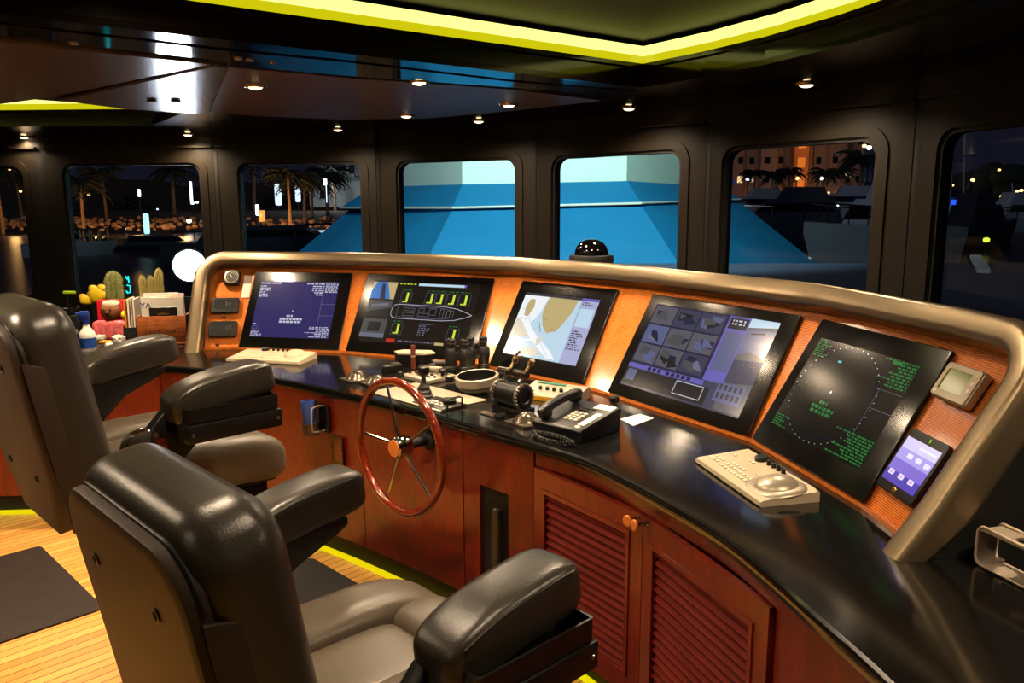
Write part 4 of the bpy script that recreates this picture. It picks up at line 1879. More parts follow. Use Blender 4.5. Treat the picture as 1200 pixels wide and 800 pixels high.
box(bm, (.078, -.025, .0006), (.026, .11, .0012), MP)
box(bm, (.06, .085, .0006), (.075, .042, .0012), MP, mi=0)
obj('label_strip', bm, M_white, tp_)
bm = BM()
squad(bm, (.012, .009, .004), .9, MP @ T(.078, -.098, .001), 16, 8)
obj('message_button', bm, M_key, tp_)
bm = BM()
pts = [MP @ Vector((-.072, -.112 + .224 * k / 10, .028 + .012 * math.sin(PI * k / 10))) for k in range(11)]
tube(bm, pts, [.014, .020, .019, .0175, .017, .017, .017, .0175, .019, .020, .014], 14)
for y in (-.085, .085):
    squad(bm, (.022, .026, .017), .8, MP @ T(-.072, y, .017), 20, 10)
obj('handset', bm, M_black, tp_, 60)
cd = []
for k in range(240):
    s = k / 239
    # loop in front of the phone and back
    if s < .5:
        q = Vector((-.085 + .20 * (s * 2), -.135 - .045 * math.sin(PI * s * 2) - .02 * s * 2, .012))
    else:
        r_ = (s - .5) * 2
        q = Vector((.115 - .19 * r_, -.155 - .0 * r_ - .035 * math.sin(PI * r_) * -1 + .0, .012 + .004 * math.sin(PI * r_)))
        q.y = -.155 + .030 * math.sin(PI * r_) * .4 + .012 * r_
    a = k * 1.15
    cd.append(q + Vector((0, .0065 * math.cos(a), .0065 * math.sin(a))))
bm = BM()
tube(bm, cd, .0028, 6)
obj('coiled_cord', bm, M_rubber, tp_)

bm = BM()
pw = [atz(*q, ZC) for q in ((727, 491), (742, 499), (766, 490), (750, 485))]
pc = sum(pw, Vector()) / 4
bot = [bm.verts.new((v.x - pc.x, v.y - pc.y, 0)) for v in pw]
tpv = [bm.verts.new((v.x - pc.x, v.y - pc.y, .0007)) for v in pw]
bm.faces.new(bot)
bm.faces.new(tpv)
for i in range(4):
    bm.faces.new([bot[i], bot[(i + 1) % 4], tpv[(i + 1) % 4], tpv[i]])
tag(obj('paper_note', bm, M_white, None, 0, (pc.x, pc.y, ZC + .0004)), 'white paper slip lying on the black worktop beside the telephone', 'paper')
kb = thing('push_switch', 'single black mushroom knob standing behind the telephone', 'knob', wz(720, 479), 0)
bm = BM()
lathe(bm, [(0, 0), (.014, 0), (.014, .012), (.009, .016), (.009, .026)], None, 18)
obj('stem', bm, M_steel, kb)
bm = BM()
lathe(bm, [(.009, .026), (.018, .028), (.019, .046), (.015, .052), (0, .053)], None, 20)
obj('cap', bm, M_black, kb)

# compass dome on top of the hood shelf
c = atplane(693, 303, uvw(0, .52), KV)
cdm = thing('compass_dome', 'black glossy compass dome rising behind the hood in front of the blue canvas', 'compass', (c.x, c.y, c.z - .040), 0)
bm = BM()
lathe(bm, [(0, 0), (.11, 0), (.112, .05), (.108, .058), (.085, .060)], None, 40)
obj('base', bm, M_blackm, cdm)
bm = BM()
lathe(bm, [(.085, .060), (.084, .075), (.076, .10), (.058, .122), (.03, .136), (0, .140)], None, 40)
obj('dome', bm, mat('black_glass_dome', (6, 6, 6), .06, spec=.8, vary=0.05), cdm, 60)
COMPASS = c

# acrylic glass holder on the right
yw, L = yaw2((1147, 634), (1200, 656))
p0 = atz(1141, 660, ZC)
ac = thing('acrylic_holder', 'clear bent acrylic stand with a round hole on the worktop near the pod end', 'holder', (p0.x, p0.y, ZC + .0004), yw - .12)
M_acr = mat('clear_acrylic', (225, 205, 185), .08, trans=.45, vary=0, ior=1.45)
bm = BM()
AH, AL, AW, th_ = .088, .20, .056, .006
prof = []
R_ = .018
for k in range(7):
    a = PI + PI / 2 * k / 6
    prof.append((R_ + R_ * math.cos(a), R_ + R_ * math.sin(a)))
path = [(AL, 0)] + [(R_ - R_ * math.sin(PI / 2 * k / 6), R_ - R_ * math.cos(PI / 2 * k / 6)) for k in range(7)] + [(R_ - R_ * math.cos(PI / 2 * k / 6), AH - R_ + R_ * math.sin(PI / 2 * k / 6)) for k in range(7)]
rows_ = []
for i, (x, z) in enumerate(path):
    a, b = Vector(path[max(0, i - 1)]), Vector(path[min(len(path) - 1, i + 1)])
    e = (b - a).normalized()
    nx, nz = e.y * th_, -e.x * th_
    rows_.append([bm.verts.new(v) for v in ((x, 0, z), (x, AW, z), (x + nx, AW, z + nz), (x + nx, 0, z + nz))])
for a, b in zip(rows_, rows_[1:]):
    for i in range(4):
        bm.faces.new([a[i], a[(i + 1) % 4], b[(i + 1) % 4], b[i]])
bm.faces.new(rows_[0])
hole = [(.10 + .022 * math.cos(2 * PI * k / 28), AW / 2 + .022 * math.sin(2 * PI * k / 28)) for k in range(28)]
plate(bm, [(R_, 0), (AL, 0), (AL, AW), (R_, AW)], [hole], th_, None, 0, AH)
obj('bent_sheet', bm, M_acr, ac, 30)
for yy in (0, AW):
    bm = BM()
    tube(bm, [(x + .003, yy, z + .004) for x, z in path] + [(AL, yy, AH - .002)], .0034, 6)
    obj('edge_glint', bm, mat('acrylic_glint', (214, 190, 166), .15, vary=.05), ac, 60)  # pale tubes stand in for light caught along the clear edges
bm = BM()
torus(bm, .0235, .003, T(.10, AW / 2, AH + .001), 36, 8)
obj('hole_rim', bm, M_acr, ac, 60)
bm = BM()
lathe(bm, [(.028, .0062), (.022, .009), (.008, .014), (.007, .024), (.009, .028), (0, .029)], T(.048, .02, 0), 24)
obj('suction_cup', bm, M_acr, ac, 60)

# loose things between the plate and the binoculars
q = [atz(*c, ZC) for c in ((548, 443), (575, 443), (583, 437), (562, 435))]
pc = sum(q, Vector()) / 4
bm = BM()
plate(bm, [(v.x - pc.x, v.y - pc.y) for v in q], [], .004, Matrix(), 0, .0042)
tag(obj('notepad', bm, mat('cream_paper', (232, 206, 164), .6), None, 20, (pc.x, pc.y, ZC + .0004)), 'cream notepad lying flat behind the compass bowl', 'notepad')
mc = thing('hand_microphone', 'black hand microphone with bluish glint lying behind the two domes left of the wheel', 'microphone', wz(459, 434), .5)
bm = BM()
slab(bm, .10, .05, .012, .030, .008, T(0, 0, .0155))
obj('body', bm, M_black, mc)
bm = BM()
slab(bm, .035, .040, .006, .006, .002, T(.02, 0, .0335))
obj('grille', bm, M_steel, mc)
pp = thing('plotter_puck', 'small black round knob on the worktop left of the compass bowl', 'knob', wz(527, 449) + Vector((0, 0, .0062)), 0)
bm = BM()
lathe(bm, [(0, 0), (.017, 0), (.017, .024), (.014, .028)], None, 20)
obj('body', bm, M_black, pp)
bm = BM()
lathe(bm, [(.014, .028), (.008, .030), (0, .030)], None, 20)
obj('cap', bm, M_silver, pp)
# ------------------------------------------------------------------ clutter on the port side worktop
yw, L = yaw2((163, 405), (219, 403))
p0 = (atz(163, 405, ZC) + atz(219, 403, ZC)) / 2
BW_, BH_, BD_ = .262, .152, .13
bx = thing('letter_box', 'open wooden box with carved words, filled with magazines and cards, beside the pod end', 'letter box', (p0.x, p0.y + .0, ZC + .0004), yw)
M_bw = wood('box_wood', (128, 62, 22), (178, 98, 44), .4, .1, (3, 3, 3), 14, .15)
bm = BM()
box(bm, (0, .006, BH_ / 2 + .012), (BW_, .010, BH_), bev=.001)
text_bm(bm, 'CARPE DIEM', .030, T(-.01, .0008, .075) @ RX(PI / 2), .0008, 1)
obj('front_board', bm, [M_bw, mat('burnt_letters', (84, 40, 18), .6)], bx)
bm = BM()
box(bm, (0, BD_ - .006, BH_ / 2 + .012), (BW_, .010, BH_), bev=.001)
obj('back_board', bm, M_bw, bx)
for s in (-1, 1):
    bm = BM()
    box(bm, (s * (BW_ / 2 - .005), BD_ / 2, BH_ / 2 + .012), (.010, BD_ - .024, BH_), bev=.001)
    obj('side_board', bm, M_bw, bx)
bm = BM()
box(bm, (0, BD_ / 2, .006), (BW_ + .012, BD_ + .012, .012), bev=.002)
obj('base', bm, M_bw, bx)
BXM = T(*bx.location) @ RZ(yw)


def in_box(name, x, y, w, h, th, m, lean, label, cat, z=None, extra=None, mats=None, group=None):
    """upright flat thing standing in the box"""
    t = BM()
    box(t, (0, 0, h / 2), (w, th, h), bev=min(.001, th * .3), seg=1)
    if extra:
        extra(t, w, h, th)
    o = obj(name, t, mats or m)
    o.matrix_world = BXM @ T(x, y, (.0126 if z is None else z)) @ RZ(lean[1]) @ RX(lean[0])
    return tag(o, label, cat, group)


def booklet_mark(t, w, h, th):
    for k in range(2):
        box(t, (0, -th / 2 - .0003, h * (.86 - .05 * k)), (w * (.2 + .2 * k), .0004, .006), mi=1)


in_box('booklet', .01, .030, .150, .20, .008, M_black, (.05, 0), 'black booklet standing frontmost in the wooden letter box', 'booklet', extra=booklet_mark, mats=[M_black, mat('gold_print', (120, 90, 50), .4)])
in_box('card', .030, .050, .172, .255, .004, M_white, (.04, .0), 'cream card directly behind the black booklet', 'card')
in_box('card', .040, .062, .148, .262, .003, mat('cream_card', (236, 214, 184), .6), (.02, .0), 'cream card second behind the black booklet, reaching farthest right in the box', 'card')


def yac(t, w, h, th):
    text_bm(t, 'YAC', .046, T(-.004, -th / 2 - .0004, h - .05) @ RX(PI / 2), .0003, 1)
    box(t, (.03, -th / 2 - .0004, h - .11), (.06, .0006, .06), mi=2)


in_box('magazine', -.072, .078, .094, .255, .006, M_white, (.03, 0), 'white magazine with large blue letters YAC in the wooden box', 'magazine', extra=yac, mats=[M_white, mat('navy_print', (24, 40, 120), .5), M_black])
in_box('envelope', -.012, .096, .19, .275, .004, M_white, (.0, 0), 'large white envelope at the back left of the wooden box', 'envelope')
in_box('pamphlet', .062, .110, .095, .268, .006, mat('pink_grey_paper', (206, 180, 186), .5), (.0, .05), 'pinkish pamphlet at the back right of the wooden box', 'pamphlet')

# folders in a black holder
p1 = atz(155, 402, ZC)
fh = thing('magazine_file', 'black magazine file just left of the wooden letter box', 'file', (p1.x, p1.y, ZC + .0004), yw)
bm = BM()
box(bm, (0, .06, .003), (.074, .17, .006))
obj('base', bm, M_blackm, fh)
for nm_, c_, s_b in (('front_board', (0, -.022, .05), (.074, .006, .088)), ('back_board', (0, .142, .09), (.074, .006, .168)), ('side_board', (-.0345, .06, .055), (.005, .157, .098)), ('side_board', (.0345, .06, .055), (.005, .157, .098))):
    bm = BM()
    box(bm, c_, s_b)
    obj(nm_, bm, M_blackm, fh)
for k, (x, m, lb, hh) in enumerate(((-.022, M_orange, 'orange folder standing in the black magazine file', .245), (-.004, M_white, 'white folder standing next to the orange folder in the black file', .25), (.012, M_beige, 'cream folder standing in the middle of the black file', .24), (.025, M_white, 'white folder nearest the wooden letter box in the black file', .25))):
    bm = BM()
    box(bm, (0, 0, hh / 2), (.009, .145, hh), bev=.001, seg=1)
    o = obj('folder', bm, m)
    o.matrix_world = T(*fh.location) @ RZ(yw) @ T(x, .06, .0064)
    tag(o, lb, 'folder', 'folders in the black file')


def cactus(bm, r, h, ribs, M):
    n = ribs * 4
    rings = []
    for j in range(15):
        s = j / 14
        rr = r * (.8 + .2 * math.sin(PI * min(1, s * 1.3))) if s < .7 else r * math.sqrt(max(0, 1 - ((s - .7) / .3) ** 2)) * 1.0
        rr = max(rr, .0008)
        rings.append([bm.verts.new(M @ Vector(((rr * (1 + .13 * math.cos(ribs * 2 * PI * i / n))) * math.cos(2 * PI * i / n), (rr * (1 + .13 * math.cos(ribs * 2 * PI * i / n))) * math.sin(2 * PI * i / n), s * h))) for i in range(n)])
    for a, b in zip(rings, rings[1:]):
        for i in range(n):
            bm.faces.new([a[i], a[(i + 1) % n], b[(i + 1) % n], b[i]])
    bm.faces.new(rings[0][::-1])
    bm.faces.new(rings[-1])


M_cact = mat('cactus_green', (112, 118, 62), .6, vary=.2, scale=60)
M_spine = mat('cactus_spine', (226, 206, 150), .5)


def spines(r, h, n, seed, ln=.012):
    r_ = random.Random(seed)
    bm = BM()
    for k in range(n):
        a, s = r_.uniform(0, 2 * PI), r_.uniform(.05, 1)
        rr = r * 1.05 if s < .7 else r * math.sqrt(max(.02, 1 - ((s - .7) / .3) ** 2))
        p = Vector((rr * math.cos(a), rr * math.sin(a), s * h))
        d = Vector((math.cos(a), math.sin(a), r_.uniform(-.4, .8) + (s > .85))).normalized()
        cyl(bm, p, p + d * ln, .0009, .0003, 4)
    return bm


cp = aty(136, 363, 4.97)
t = thing('potted_cactus', 'single spiny barrel cactus in a brown pot behind the red box', 'cactus', (cp.x, cp.y, ZC + .0004), 0)
bm = BM()
ph = cp.z - ZC
lathe(bm, [(0, 0), (.055, 0), (.068, ph - .02), (.078, ph - .018), (.078, ph), (.070, ph), (.068, ph - .012), (0, ph - .012)], None, 30)
obj('pot', bm, mat('brown_pot', (66, 42, 34), .5), t)
bm = BM()
cactus(bm, .047, .255, 13, T(0, 0, ph - .012))
c_ = obj('stem', bm, M_cact, t, 60)
b_ = spines(.047, .255, 230, 3)
bmesh.ops.translate(b_, verts=b_.verts[:], vec=(0, 0, ph - .012))
obj('spines', b_, M_spine, c_)['kind'] = 'stuff'
bm = BM()
for k in range(12):
    a = k * .53
    squad(bm, (.010, .009, .007), .9, T(.058 * math.cos(a), .058 * math.sin(a), ph - .004), 10, 6)
obj('pebbles', bm, M_white, t)
cp = aty(178, 344, 5.02)
t = thing('potted_cactus', 'cluster of three smooth finger cacti in an orange pot behind the letter box', 'cactus', (cp.x, cp.y, ZC + .0004), 0)
bm = BM()
lathe(bm, [(0, 0), (.06, 0), (.075, .15), (.085, .152), (.085, .175), (.076, .175), (.074, .16), (0, .16)], None, 30)
obj('pot', bm, mat('terracotta', (190, 92, 40), .6), t)
for x, y, r, h, lean in ((-.048, 0, .021, .20, -.04), (-.006, .01, .020, .195, .0), (.044, 0, .024, .245, .04)):
    bm = BM()
    cactus(bm, r, h, 15, T(x, y, .16) @ RY(lean))
    s_ = obj('stem', bm, mat('cactus_olive', (150, 138, 78), .6, vary=.15, scale=80), t, 60)
    b_ = spines(r, h, 130, int(x * 1000) + 77, .005)
    bmesh.ops.transform(b_, matrix=T(x, y, .16) @ RY(lean), verts=b_.verts[:])
    obj('spines', b_, M_spine, s_)['kind'] = 'stuff'

# red box and its neighbours
p1 = atz(131, 399, ZC)
t = thing('gift_box', 'bright red box with clear film front, behind the coconut head and white clutter', 'box', (p1.x - .010, p1.y + .06, ZC + .0004), .05)
bm = BM()
box(bm, (0, .045, .115), (.20, .05, .23), bev=.006)
obj('body', bm, M_red, t)
bm = BM()
squad(bm, (.102, .044, .058), .35, T(.0, -.030, .060), 36, 16, fn=lambda c: c + Vector((0, .004 * math.sin(c.x * 90), .002 * math.sin(c.x * 60 + c.y * 50))))
obj('film_wrap', bm, mat('pink_film', (232, 110, 112), .2, spec=.8, vary=.3, scale=40), t)
pc_ = aty(131, 371, 4.50)
GB = Vector((p1.x, p1.y + .03, ZC + .1222))
t = thing('coconut_head', 'brown carved coconut head with pale hair perched before the red box', 'ornament', (GB.x - .005, GB.y, GB.z), 0)
bm = BM()
zc_ = .05
squad(bm, (.058, .045, .050), .85, T(0, 0, zc_), 26, 16)
squad(bm, (.012, .012, .010), .9, T(.0, -.046, zc_ - .004), 12, 8)
obj('head', bm, mat('coconut_brown', (136, 82, 44), .6, vary=.2, scale=50), t, 60)
bm = BM()
squad(bm, (.05, .038, .024), .8, T(.004, .002, zc_ + .040), 22, 12)
obj('hair', bm, mat('straw_white', (226, 204, 170), .7, vary=.15, scale=80), t, 60)
bm = BM()
for s in (-1, 1):
    squad(bm, (.007, .005, .005), .9, T(.018 * s, -.044, zc_ + .012), 10, 8)
box(bm, (0, -.045, zc_ - .022), (.022, .006, .004))
obj('eyes', bm, M_black, t)
pl_ = aty(149, 372, 4.46)
t = thing('lemon_toy', 'small yellow ball between coconut head and folders, on the pink film', 'toy', (GB.x + .076, GB.y - .008, GB.z), 0)
bm = BM()
squad(bm, (.020, .020, .026), .95, T(0, 0, .026), 18, 12)
obj('ball', bm, M_yellow, t, 60)
# spray bottle
p1 = atz(104, 411, ZC)
t = thing('spray_bottle', 'white spray bottle with blue trigger head standing beside the far chair armrest', 'bottle', (p1.x, p1.y, ZC + .0004), .3)
bm = BM()
lathe(bm, [(0, 0), (.038, 0), (.041, .006), (.041, .085), (.036, .105), (.020, .128), (.015, .150), (0, .150)], None, 28)
obj('body', bm, M_white, t, 50)
bm = BM()
lathe(bm, [(.0414, .018), (.0416, .075)], None, 28, arc=PI * 1.2)
l_ = obj('label', bm, mat('blue_label', (44, 88, 178), .4, vary=.5, scale=50), t)
l_.rotation_euler = (0, 0, PI * 1.05)
bm = BM()
lathe(bm, [(.018, .150), (.018, .172), (0, .172)], None, 18)
box(bm, (-.006, 0, .195), (.05, .028, .05), bev=.008)
box(bm, (-.034, 0, .206), (.03, .016, .018), bev=.004)
tube(bm, [(-.03, 0, .196), (-.036, 0, .175), (-.03, 0, .160)], .005, 8)
obj('trigger_head', bm, M_blue, t)
# crumpled bits
r_ = random.Random(11)
clut = [(118, 400, 'crumpled white tissue beside the spray bottle', M_white, (.03, .022, .018)), (140, 404, 'crumpled white tissue below the red box corner', M_white, (.034, .024, .026)), (124, 404, 'orange wrapped sweet lying before the white tissues', M_orange, (.038, .014, .012)), (128, 408, 'small white paper ball nearest the far chair armrest', M_white, (.024, .018, .014)), (93, 409, 'white folded cloth left of the spray bottle', M_white, (.045, .03, .016)), (138, 392.5, 'small blue capped tube on the clutter', M_blue, (.012, .012, .014))]
for px, py, lb, m, s in clut:
    p1 = atz(px, py, ZC)
    bm = BM()
    sd = r_.uniform(0, 9)
    squad(bm, s, .8, T(0, 0, s[2] * 1.22), 26, 16, fn=lambda c: c * (1 + .22 * math.sin(c.x * 210 + sd) * math.sin(c.y * 260 + sd * 2) * math.cos(c.z * 240)))
    o = obj('crumpled_wrapper' if 'sweet' not in lb and 'tube' not in lb else 'wrapped_sweet', bm, m, None, 25, (p1.x, p1.y, ZC + .0004))
    tag(o, lb, 'wrapper')
# black handheld radio in its stand
p1 = atz(89, 397, ZC)
t = thing('handheld_radio', 'black handheld radio standing upright beside the blue trigger head', 'radio', (p1.x, p1.y, ZC + .0004), .15)
bm = BM()
slab(bm, .062, .04, .008, .02, .004, T(0, 0, .010))
slab(bm, .056, .12, .010, .034, .008, T(0, 0, .082) @ RX(PI / 2))
obj('body', bm, M_rubber, t)
bm = BM()
cyl(bm, (-.018, 0, .14), (-.018, 0, .215), .006, .004, 10)
obj('aerial', bm, M_black, t)
bm = BM()
box(bm, (.004, -.0182, .045), (.038, .002, .030), bev=.001)
obj('keypad', bm, M_silver, t)
# action camera rig
p1 = aty(80, 372, 5.0)
t = thing('camera_rig', 'spidery black camera tripod with neon green tip beside the yellow plush', 'camera', (p1.x, p1.y, ZC + .0004), 0)
hz = p1.z - ZC
for a in (0.3, 2.4, 4.5):
    bm = BM()
    tube(bm, [(.09 * math.cos(a), .09 * math.sin(a), .006), (.03 * math.cos(a), .03 * math.sin(a), hz * .8), (0, 0, hz)], .006, 8)
    obj('leg', bm, M_rubber, t)
bm = BM()
box(bm, (0, 0, hz + .03), (.07, .05, .06), bev=.01)
lathe(bm, [(.018, 0), (.020, .02), (.012, .021), (0, .018)], T(-.006, -.025, hz + .03) @ RX(PI / 2), 20)
obj('body', bm, M_black, t)
bm = BM()
tube(bm, [(-.02, -.03, hz + .05), (-.08, -.04, hz + .085), (-.11, -.04, hz + .10)], .007, 8)
tube(bm, [(.03, -.03, hz + .03), (.09, -.04, hz + .075)], .007, 8)
obj('arm', bm, M_steel, t)
bm = BM()
tube(bm, [(0, 0, hz + .06), (.005, 0, hz + .15)], .005, 8)
box(bm, (.022, 0, hz + .157), (.075, .018, .018), bev=.005, mi=1)
obj('flag', bm, [M_black, mat('neon_green', (170, 220, 30), .4)], t)
# yellow plush
p1 = aty(109, 352, 5.1)
t = thing('plush_toy', 'yellow plush flower toy on a black stand between tripod and cactus', 'toy', (p1.x, p1.y, ZC + .0004), 0)
hz = p1.z - ZC
bm = BM()
lathe(bm, [(0, 0), (.05, 0), (.05, .008), (.03, .012), (.028, hz - .02), (0, hz - .02)], None, 20)
obj('stand', bm, M_black, t)
bm = BM()
squad(bm, (.045, .03, .03), .8, T(-.035, 0, hz + .0), 20, 12)
squad(bm, (.05, .035, .055), .8, T(.03, 0, hz + .035), 20, 12)
for q in ((.005, 0, hz + .075), (.06, 0, hz + .08), (.07, 0, hz + .03), (-.06, 0, hz + .02), (-.005, 0, hz + .04)):
    squad(bm, (.024, .022, .024), .9, T(*q), 14, 10)
obj('body', bm, M_yellow, t, 60)

# ------------------------------------------------------------------ helm chairs


def armrest_bm(x0, z):
    """fat padded arm, drooping to the rear"""
    bm = BM()

    def fn(c):
        y = c.y
        dz = -.55 * max(0, -(y + .02)) ** 1.6 - .10 * max(0, y - .08) ** 1.5
        k = 1 - .10 * max(0, -y / .21)
        return Vector((c.x, y, c.z * k + dz))
    squad(bm, (.066, .168, .056), .34, T(x0, .060, z - .060), 44, 24, fn, .42)
    return bm


def helm_chair(loc, yaw, seat, label):
    t = thing('helm_chair', label, 'chair', (loc[0], loc[1], 0), yaw, None)
    s = seat
    # pedestal
    bm = BM()
    lathe(bm, [(0, 0), (.17, 0), (.17, .015), (.10, .04), (.085, .06), (.075, s - .30), (0, s - .30)], T(0, .03, .0), 36)
    obj('pedestal', bm, M_steel, t)
    bm = BM()
    lathe(bm, [(0, s - .30), (.06, s - .30), (.06, s - .17), (0, s - .17)], T(0, .03, 0), 24)
    obj('column', bm, M_chrome, t)
    bm = BM()
    box(bm, (0, .10, s - .215), (.36, .40, .05), bev=.008)
    box(bm, (0, .10, s - .17), (.42, .44, .04), bev=.008)
    obj('seat_pan', bm, M_black, t)
    bm = BM()
    box(bm, (.12, .20, s - .265), (.17, .17, .05), bev=.006)
    pnl = obj('wood_bracket', bm, M_mahog, t)
    bm = BM()
    squad(bm, (.018, .010, .036), .8, T(.206, .19, s - .262) @ RX(-.4), 16, 10)
    obj('latch', bm, M_black, pnl)
    # seat: two side bolsters, centre pad and front roll
    W = .52
    bm = BM()
    squad(bm, (.150, .20, .065), .45, T(0, -.02, s - .075), 32, 16, lambda c: Vector((c.x, c.y, c.z - .012 * math.cos(c.x * 8))), .55)
    obj('seat_cushion', bm, M_seatl, t, 60)
    bm = BM()
    squad(bm, (.165, .095, .072), .5, T(0, .235, s - .074), 32, 16, lambda c: Vector((c.x, c.y, c.z - 2.2 * max(0, c.y) ** 2)), .6)
    obj('front_roll', bm, M_seatl, t, 60)
    for sx in (-1, 1):
        bm = BM()
        squad(bm, (.092, .29, .088), .5, T(sx * .195, .055, s - .072), 30, 22, lambda c: Vector((c.x, c.y, c.z - .5 * max(0, c.y - .05) ** 1.8)), .55)
        obj('side_bolster', bm, M_seatl, t, 60)
    # backrest
    BHH = .62
    rec = .17
    zb = s - .13
    MB = T(0, -.30, zb) @ RX(rec)
    BWW = .55

    def bend(bm):
        for v in bm.verts:
            pass
    bm = BM()
    slab(bm, BWW, BHH, .10, .165, .062, MB @ T(0, .025, BHH / 2) @ RX(PI / 2), 0, 12, 8)
    obj('back_cushion', bm, M_leather, t, 60)
    # rigid shell over the rear, with side wings below the shoulder line
    SW = BWW - .012

    def outline(wd, top, r, cut):
        o = []
        for i in range(13):
            a = PI / 2 * i / 12
            o.append((wd / 2 - r + r * math.cos(a), top - r + r * math.sin(a)))
        for i in range(13):
            a = PI / 2 + PI / 2 * i / 12
            o.append((-wd / 2 + r + r * math.cos(a), top - r + r * math.sin(a)))
        o += [(-wd / 2, .12), (-wd / 2 + .10, -.06), (wd / 2 - .10, -.06), (wd / 2, .12)]
        return o
    MS = MB @ RX(PI / 2)         # local x, y=up the back, z = rearwards
    bm = BM()
    ol = outline(SW - .01, BHH - .035, .095, 0)
    oc = Vector((0, BHH / 2))

    def grow(o, k): return [((x - 0) * k, (y - BHH / 2) * k + BHH / 2) for x, y in o]
    lay = [(1.0, .040), (1.0, .068), (.992, .074), (.965, .078), (.94, .080)]
    prev = None
    for k, z in lay:
        cur = [bm.verts.new(MS @ Vector((x, y, z))) for x, y in grow(ol, k)]
        if prev:
            for i in range(len(cur)):
                bm.faces.new([prev[i], prev[(i + 1) % len(cur)], cur[(i + 1) % len(cur)], cur[i]])
        prev = cur
    bm.faces.new(prev)
    obj('back_shell', bm, M_shell, t, 40)
    sh = t.children[-1]
    # raised welt round the shell edge
    bm = BM()
    pts = [MS @ Vector((x, y, .052)) for x, y in grow(ol, 1.005)]
    tube(bm, pts[:26], .0035, 8)
    obj('welt', bm, M_black, sh)
    for sx in (-1, 1):
        bm = BM()
        pts = [(-.005, -.03), (.095, -.03), (.092, .41), (.086, .445), (-.005, .485)]
        Mw = MB @ T(sx * (SW / 2 - .001), -.055, .0) @ Matrix(((0, 0, 1, 0), (1, 0, 0, 0), (0, 1, 0, 0), (0, 0, 0, 1)))
        plate(bm, pts, [], .012, Mw, 0, .006)
        bmesh.ops.bevel(bm, geom=bm.edges[:], offset=.003, segments=2, profile=.5, affect='EDGES')
        obj('side_wing', bm, M_shell, sh, 40)
    for x, y in ((-.14, BHH - .16), (.14, BHH - .16), (-.14, .12), (.14, .12)):
        bm = BM()
        lathe(bm, [(.011, .0802), (.013, .083), (.009, .0845), (.006, .081), (0, .0808)], MS @ T(x, y, 0), 16)
        obj('screw_cap', bm, M_black, sh)
    # arms
    za = s + .262
    for sx in (-1, 1):
        TL = T(0, .03, za - .06) @ RX(.13) @ T(0, -.03, -za + .06)
        am = armrest_bm(sx * .360, za)
        bmesh.ops.transform(am, matrix=TL, verts=am.verts[:])
        a = obj('armrest', am, M_leather, t, 60)
        bm = BM()
        x0 = sx * .360 - sx * .03
        pl = [(-.22, za - .30), (-.13, za - .33), (.02, za - .19), (.17, za - .125), (.17, za - .10), (-.10, za - .10), (-.20, za - .20)]
        Mw = T(x0 - .02, 0, 0) @ Matrix(((0, 0, 1, 0), (1, 0, 0, 0), (0, 1, 0, 0), (0, 0, 0, 1)))
        plate(bm, pl, [], .04, Mw, 0, .04)
        bmesh.ops.bevel(bm, geom=bm.edges[:], offset=.006, segments=2, profile=.5, affect='EDGES')
        obj('arm_bracket', bm, M_black, t)
        # stitched seam along the outer top edge
        bm = BM()
        sp = []
        for k in range(17):
            y = -.135 + .27 * k / 16
            dz = -.55 * max(0, -(y + .02)) ** 1.6 - .10 * max(0, y - .08) ** 1.5
            sp.append((sx * .360 + .0615, 0.060 + y, za - .060 + dz + .040))
        tube(bm, [TL @ Vector(q) for q in sp], .0022, 6)
        obj('seam', bm, M_leather, a)
        bm = BM()
        lathe(bm, [(0, -.03), (.062, -.03), (.066, .0), (.060, .012), (.026, .016), (.024, .010), (0, .010)], T(sx * .360, -.17, za - .205) @ RY(sx * PI / 2), 32)
        pv = obj('pivot_disc', bm, M_chrome, t)
        bm = BM()
        lathe(bm, [(0, .010), (.022, .010), (.020, .022), (0, .024)], T(sx * .360, -.17, za - .205) @ RY(sx * PI / 2), 20)
        cyl(bm, (sx * .356, -.135, za - .192), (sx * .372, -.135, za - .192), .010)
        obj('knob', bm, M_black, pv)
    # accessory box with open tray outside the starboard arm
    bm = BM()
    xb, yb, zbx = .360 + .060, .065, za - .160
    box(bm, (xb, yb, zbx), (.085, .30, .055), bev=.004)
    box(bm, (xb - .045, yb, zbx - .01), (.03, .26, .06), bev=.004)
    bxo = obj('arm_box', bm, M_black, t)
    bm = BM()
    Mt_ = T(xb - .004, yb, zbx + .0285)
    plate(bm, rrect(.082, .29, .012), [rrect(.070, .278, .008)], .042, Mt_, 0, .045)
    plate(bm, rrect(.080, .288, .012), [], .003, Mt_, 0, .004)
    obj('tray', bm, M_black, bxo)
    for dy in (-.135, .135):
        bm = BM()
        lathe(bm, [(.006, 0), (.005, .003), (0, .0035)], T(xb + .043, yb + dy, zbx) @ RY(PI / 2), 12)
        obj('screw', bm, M_steel, bxo)
    return t


helm_chair((-.316, 1.575), math.radians(-46), .665, 'grey leather helm chair nearest the camera, its back panel with screw caps towards us')
helm_chair((-1.198, 2.635), math.radians(-45), .835, 'grey leather helm chair farther off, raised higher, beside the cluttered worktop')

